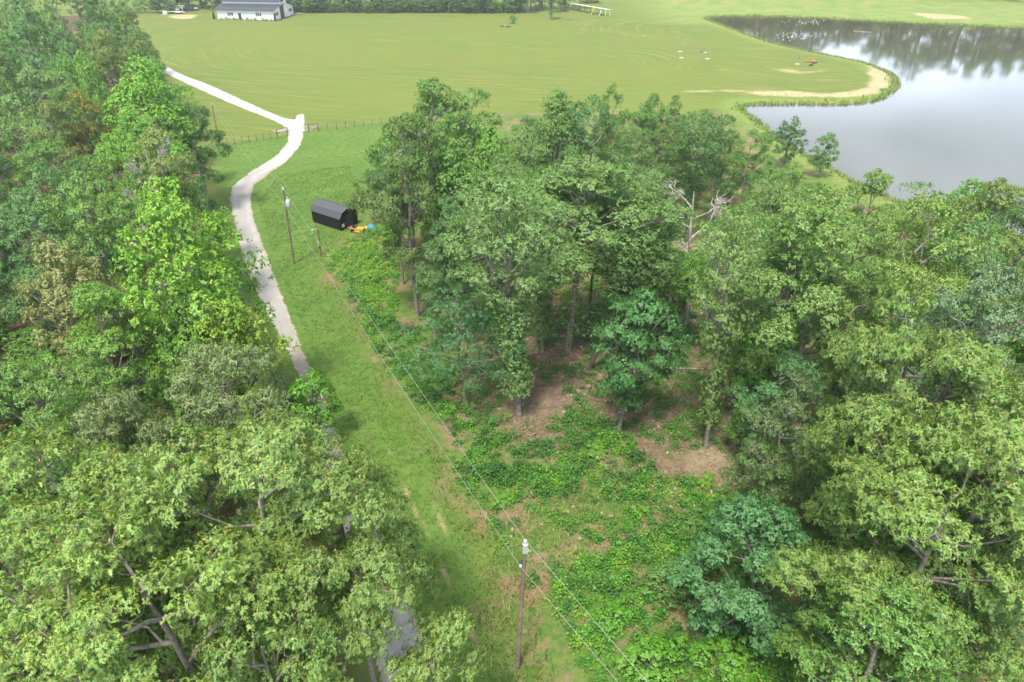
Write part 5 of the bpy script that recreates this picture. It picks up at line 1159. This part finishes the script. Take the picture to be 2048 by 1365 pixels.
# yard left of the barn
x, y = G(331, 30); o = empty('water_tank', (x, y, hz(x, y)), .3); MB().box(-.75, .75, -.6, .6, .15, 1.35).build('tank', M_white, o, bevel=.1); MB().box(-.8, .8, -.65, .65, 0, .15).build('pallet', M_grey, o)
mb = MB()
for k in range(5): mb.box(-.78, .78, -.63, -.61, .3 + k*.24, .33 + k*.24)
for k in range(5): mb.box(-.7 + k*.34, -.67 + k*.34, -.64, -.62, .15, 1.36)
mb.build('cage', M_galv, o); tag(o, 'white caged water tank at the edge of the pale gravel yard', 'water tank')
x, y = G(350, 26.5); o = empty('flatbed_trailer', (x, y, hz(x, y)), -.35); MB().box(-3.6, 3.6, -1.1, 1.1, .62, .74).build('deck', mat('trailer_deck', (.55, .5, .46), .7, noise=.2), o); MB().box(-3.6, 3.6, -1.16, -1.1, .5, .78).box(-3.6, 3.6, 1.1, 1.16, .5, .78).build('side_rail', M_white, o); MB().tube([(3.6, -.6, .6), (5, 0, .5)], .05, 6).tube([(3.6, .6, .6), (5, 0, .5)], .05, 6).build('hitch', M_galv, o)
for wx in (-.6, .4):
    for s in (-1, 1): MB().tube([(wx, s*1.0, .36), (wx, s*1.24, .36)], .36, 14).build('wheel', M_tyre, o)
tag(o, 'pale flatbed trailer parked behind the bright gravel patch', 'trailer')
x, y = G(362, 22.5); o = empty('box_trailer', (x, y, hz(x, y)), -.15); MB().box(-1.5, 1.5, -.9, .9, .5, 2.0).build('trailer_body', M_white, o, bevel=.08); MB().box(-1.52, -1.5, -.75, .75, .6, 1.9).build('door', M_galv, o); MB().tube([(1.5, 0, .5), (2.6, 0, .45)], .05, 6).build('hitch', M_galv, o)
for s in (-1, 1): MB().tube([(0, s*.85, .33), (0, s*1.05, .33)], .33, 14).build('wheel', M_tyre, o)
tag(o, 'small white box trailer left of the dark cars', 'trailer')
def car(x, y, rz, cb, label, hood=None):
    o = empty('parked_car', (x, y, hz(x, y)), rz); m = mat('car_paint', cb, .3, spec=.6)
    def ext(pf, w_, nm, mm, y0=0):
        n = len(pf); return MB().add([(a, -w_, b) for a, b in pf] + [(a, w_, b) for a, b in pf], [tuple(reversed(range(n))), tuple(range(n, 2*n))] + [(i, (i+1) % n, (i+1) % n + n, i+n) for i in range(n)]).build(nm, mm, o, bevel=.05)
    ext([(-2.2,.35),(2.2,.35),(2.25,.7),(2.1,.9),(1.0,1.0),(-1.9,1.02),(-2.25,.85)], .9, 'body', m); ext([(1.0,.98),(.35,1.48),(-1.2,1.5),(-1.85,1.0)], .76, 'cabin', M_gls); ext([(.30,1.47),(-1.15,1.5),(-1.15,1.54),(.3,1.51)], .74, 'roof', m)
    if hood: MB().box(1.05, 2.15, -.82, .82, .90, 1.0).build('hood', hood, o, bevel=.04)
    for a in (-1.35, 1.4):
        for s in (-1, 1): wl = MB().tube([(a, s*.72, .33), (a, s*.93, .33)], .33, 16).build('wheel', M_tyre, o); MB().tube([(a, s*.93, .33), (a, s*.945, .33)], .19, 12).build('rim', M_galv, wl)
    for s in (-1, 1): MB().box(2.2, 2.27, s*.62-.16, s*.62+.16, .62, .76).build('headlight', M_porc, o)
    tag(o, label, 'car', 'cars parked by the wood left of the barn')
x, y = G(373, 22.5); car(x, y, .1, (.02, .022, .03), 'dark car parked beside the small white box trailer')
x, y = G(384, 22.0); car(x, y, .25, (.03, .032, .04), 'dark car with a white front, rightmost of the parked cars', M_white)
# ------------------------------------------------------------ open shelter, boats, small things of the meadow
s0, s1 = G(1142, 19.5), G(1215, 32.5); L_ = math.hypot(s1[0]-s0[0], s1[1]-s0[1]); sa = math.atan2(s1[1]-s0[1], s1[0]-s0[0])
o = empty('open_shelter', (*s0, hz(*s0)), sa); tag(o, 'long low open shelter with a thin white roof at the top of the meadow', 'shelter')
MB().add([(-.3,-1.2,2.35),(L_+.3,-1.2,2.35),(L_+.3,1.2,2.1),(-.3,1.2,2.1),(-.3,-1.2,2.45),(L_+.3,-1.2,2.45),(L_+.3,1.2,2.2),(-.3,1.2,2.2)], [(3,2,1,0),(4,5,6,7),(0,1,5,4),(1,2,6,5),(2,3,7,6),(3,0,4,7)]).build('roof', M_white, o)
for i in range(7):
    for s in (-1, 1): MB().tube([(L_*i/6, s*1.0, -.1), (L_*i/6, s*1.0, 2.2 - .1*(s > 0))], .08, 6).build('post', M_white if i == 6 else M_post, o)
def kayak(x, y, rz, m, label, L0=3.2, upright=False, z=0, g_=None):
    n_ = 11; ring = 10; vs = []
    for i in range(n_):
        t = i/(n_-1)*2-1; w_ = .38*math.sqrt(max(.0004, 1-abs(t)**2.2)); h_ = .17*math.sqrt(max(.001, 1-abs(t)**3))
        vs += [(t*L0/2, w_*math.cos(2*math.pi*k/ring), .2 + .18*t*t + h_*math.sin(2*math.pi*k/ring)*(1 if math.sin(2*math.pi*k/ring) < 0 else .6)) for k in range(ring)]
    fs = [(i*ring+k, i*ring+(k+1) % ring, (i+1)*ring+(k+1) % ring, (i+1)*ring+k) for i in range(n_-1) for k in range(ring)]
    o = empty('kayak', (x, y, hz(x, y) + z), 0); o.rotation_euler = (0, R_(-68) if upright else 0, rz)
    MB().add(vs, fs).build('hull', m, o, True); MB().lathe([(.25,.0),(.28,.03),(.25,.05),(.22,.0)], (0, 0, .29), 14).build('cockpit_rim', M_black, o, True); MB().box(-.2, .12, -.17, .17, .2, .3).build('seat', M_black, o)
    tag(o, label, 'kayak', g_)
M_org = mat('orange_hull', (.75, .16, .05), .4); M_dkh = mat('dark_hull', (.05, .07, .09), .5)
x, y = G(1620, 124); kayak(x, y, .05, M_org, 'orange kayak lying on the peninsula near its tip', 3.3, g_='kayaks lying on the peninsula')
x, y = G(1629, 126.5); kayak(x, y, .5, M_dkh, 'dark kayak just right of the orange kayak', 2.2, g_='kayaks lying on the peninsula')
x, y = G(1622, 131); kayak(x, y, .75, M_dkh, 'dark kayak nearest the bare soil patch, below the orange kayak', 2.0, g_='kayaks lying on the peninsula')
x, y = G(1185, 29.5); kayak(x, y, sa + 1.2, mat('yellow_hull', (.80, .42, .05), .4), 'yellow kayak leaning upright against the open shelter', 3.0, True, .9)
x, y = G(1201, 31); kayak(x, y, sa + 1.0, M_white, 'white kayak leaning against the open shelter right of the yellow one', 2.6, True, .7)
def staked(px, py, h, label, mulch=True, leaves=True):
    x, y = G(px, py); o = empty('staked_sapling', (x, y, hz(x, y)))
    MB().tube([(0,0,-.1),(.04,0,h*.5),(.0,.03,h)], [.05,.035,.012], 6).build('trunk', M_bark, o); MB().tube([(.22,.05,-.1),(.22,.05,h*.62)], .03, 5).build('stake', M_grey, o)
    if mulch: MB().lathe([(0,.10),(.4,.08),(.75,-.02)], n=14).build('mulch_ring', mat('pale_mulch', (.55,.46,.33), .95, noise=.3), o)
    g_ = np.random.default_rng(int(px)); n_ = 90; t_ = g_.random(n_)
    if leaves:
        V, F = leaf_geo(np.stack([g_.normal(size=n_)*.22, g_.normal(size=n_)*.22, h*(.55+.5*t_)], -1), unit(g_.normal(size=(n_,3))), unit(g_.normal(size=(n_,3))), .13*g_.uniform(.6,1.2,n_), LEAF_BROAD, g_)
        c_ = link('crown', mesh_np('sap', V, F, (M_leaf,)), o); c_.color = (*COL['mid'], 1)
    tag(o, label, 'sapling', 'staked saplings on the meadow')
staked(1363, 116, 3.6, 'bare-stemmed sapling on a pale mulch ring, leftmost by the pond meadow', leaves=False)
staked(1361, 103, 3.2, 'sapling directly behind the leftmost mulched one', leaves=False)
staked(1410, 105, 3.4, 'sapling with a dark bag at its foot', leaves=False)
staked(1415, 118, 3.2, 'sapling on a pale mulch ring in front of the one with the dark bag', leaves=False)
staked(1595, 128, 2.2, 'leafy sapling on a brown mulch patch left of the orange kayak')
x, y = G(1405, 104.5); o = MB().lathe([(0,.32),(.3,.3),(.5,.16),(.55,0)], n=12).build('watering_bag', M_dkh, smooth=True); o.location = (x, y, hz(x, y)); o.scale = (1.4, .7, 1); tag(o, 'dark bag lying beside a sapling on the pond meadow', 'bag')
x, y = G(1010, 53.5); o = empty('fire_pit', (x, y, hz(x, y)), -.5); 
for s in (-1, 1): MB().box(-1.6, 1.6, s*.75-.13, s*.75+.13, -.05, .3).build('long_timber', M_post, o); MB().box(s*1.6-.12, s*1.6+.12, -.88, .88, -.05, .26).build('end_timber', M_post, o)
MB().lathe([(0,.42),(.4,.30),(.72,.0)], n=12).build('soil_heap', mat('tan_soil', (.5,.36,.22), .95, noise=.3), o, True); tag(o, 'dark timber frame around a tan soil heap alone on the far meadow', 'timber frame')
# ducks or drifting down on the pond: small pale ripples
gg = np.random.default_rng(12)
M_foam = mat('white_feathers', (.8, .79, .75), .7)
def goose(px, py, s, label, group=None):
    x, y = G(px, py, WATER_Z); o = empty('goose', (x, y, WATER_Z), gg.uniform(0, 6.28)); o.scale = (s, s, s)
    MB().tube([(-.34,0,.12),(-.22,0,.12),(0,0,.10),(.2,0,.12),(.27,0,.2),(.30,0,.38),(.36,0,.44),(.47,0,.42)], [.01,.09,.16,.12,.06,.04,.05,.012], 10).build('body', M_foam, o, True); tag(o, label, 'goose', group)
k = 0
for cx, cy, sx, sy, n_ in ((1612, 45, 40, 5, 34), (1590, 72, 34, 9, 44)):
    for i in range(n_):
        px = cx + gg.normal() * sx * .55; py = cy + gg.normal() * sy * .55
        if not inside(np.array([G(px, py)[0]]), np.array([G(px, py)[1]]), POND)[0]: continue
        goose(px, py, gg.uniform(.4, .65), 'pale goose resting in the far flock by the far bank' if cy < 60 else 'pale goose resting in the nearer scattered flock by the peninsula', 'far flock of geese' if cy < 60 else 'nearer flock of geese')
for i in range(7): goose(1709 + i * 5.2, 62 + i * .5, .6, 'pale goose swimming in the single file on the open pond', 'file of geese')
goose(1718, 119, .9, 'lone white goose at the waterline of the peninsula')
# fallen timber in the grove
def log(a, b, r, label, m=M_grey):
    p, q = G(*a), G(*b); tag(MB().tube([(p[0], p[1], hz(*p)+r), ((p[0]+q[0])/2, (p[1]+q[1])/2, r*1.4+hz(*p)), (q[0], q[1], hz(*q)+r)], [r, r*.8, r*.4], 8).build('fallen_log', m), label, 'fallen log', 'fallen wood on the grove floor')
log((1318, 737), (1432, 741), .07, 'long thin grey fallen pole lying level on the leaf litter')
log((1120, 672), (1172, 668), .06, 'short fallen branch beside the straight dark trunk')
log((1390, 600), (1440, 640), .06, 'fallen grey branch by the foot of the grey snag')
# ------------------------------------------------------------ haze: even, pale summer air round the camera and the whole scene
hm = bpy.data.materials.new('haze'); hm.use_nodes = True; t = hm.node_tree; t.nodes.clear()
pv = t.nodes.new('ShaderNodeVolumePrincipled'); pv.inputs['Color'].default_value = (.90, .95, 1.0, 1); pv.inputs['Density'].default_value = HAZE; pv.inputs['Anisotropy'].default_value = .25
ho = t.nodes.new('ShaderNodeOutputMaterial'); t.links.new(pv.outputs[0], ho.inputs['Volume'])
tag(MB().box(-7500, 7500, -160, 2300, -6, 60).build('haze', hm), 'thin pale summer haze', kind='stuff')
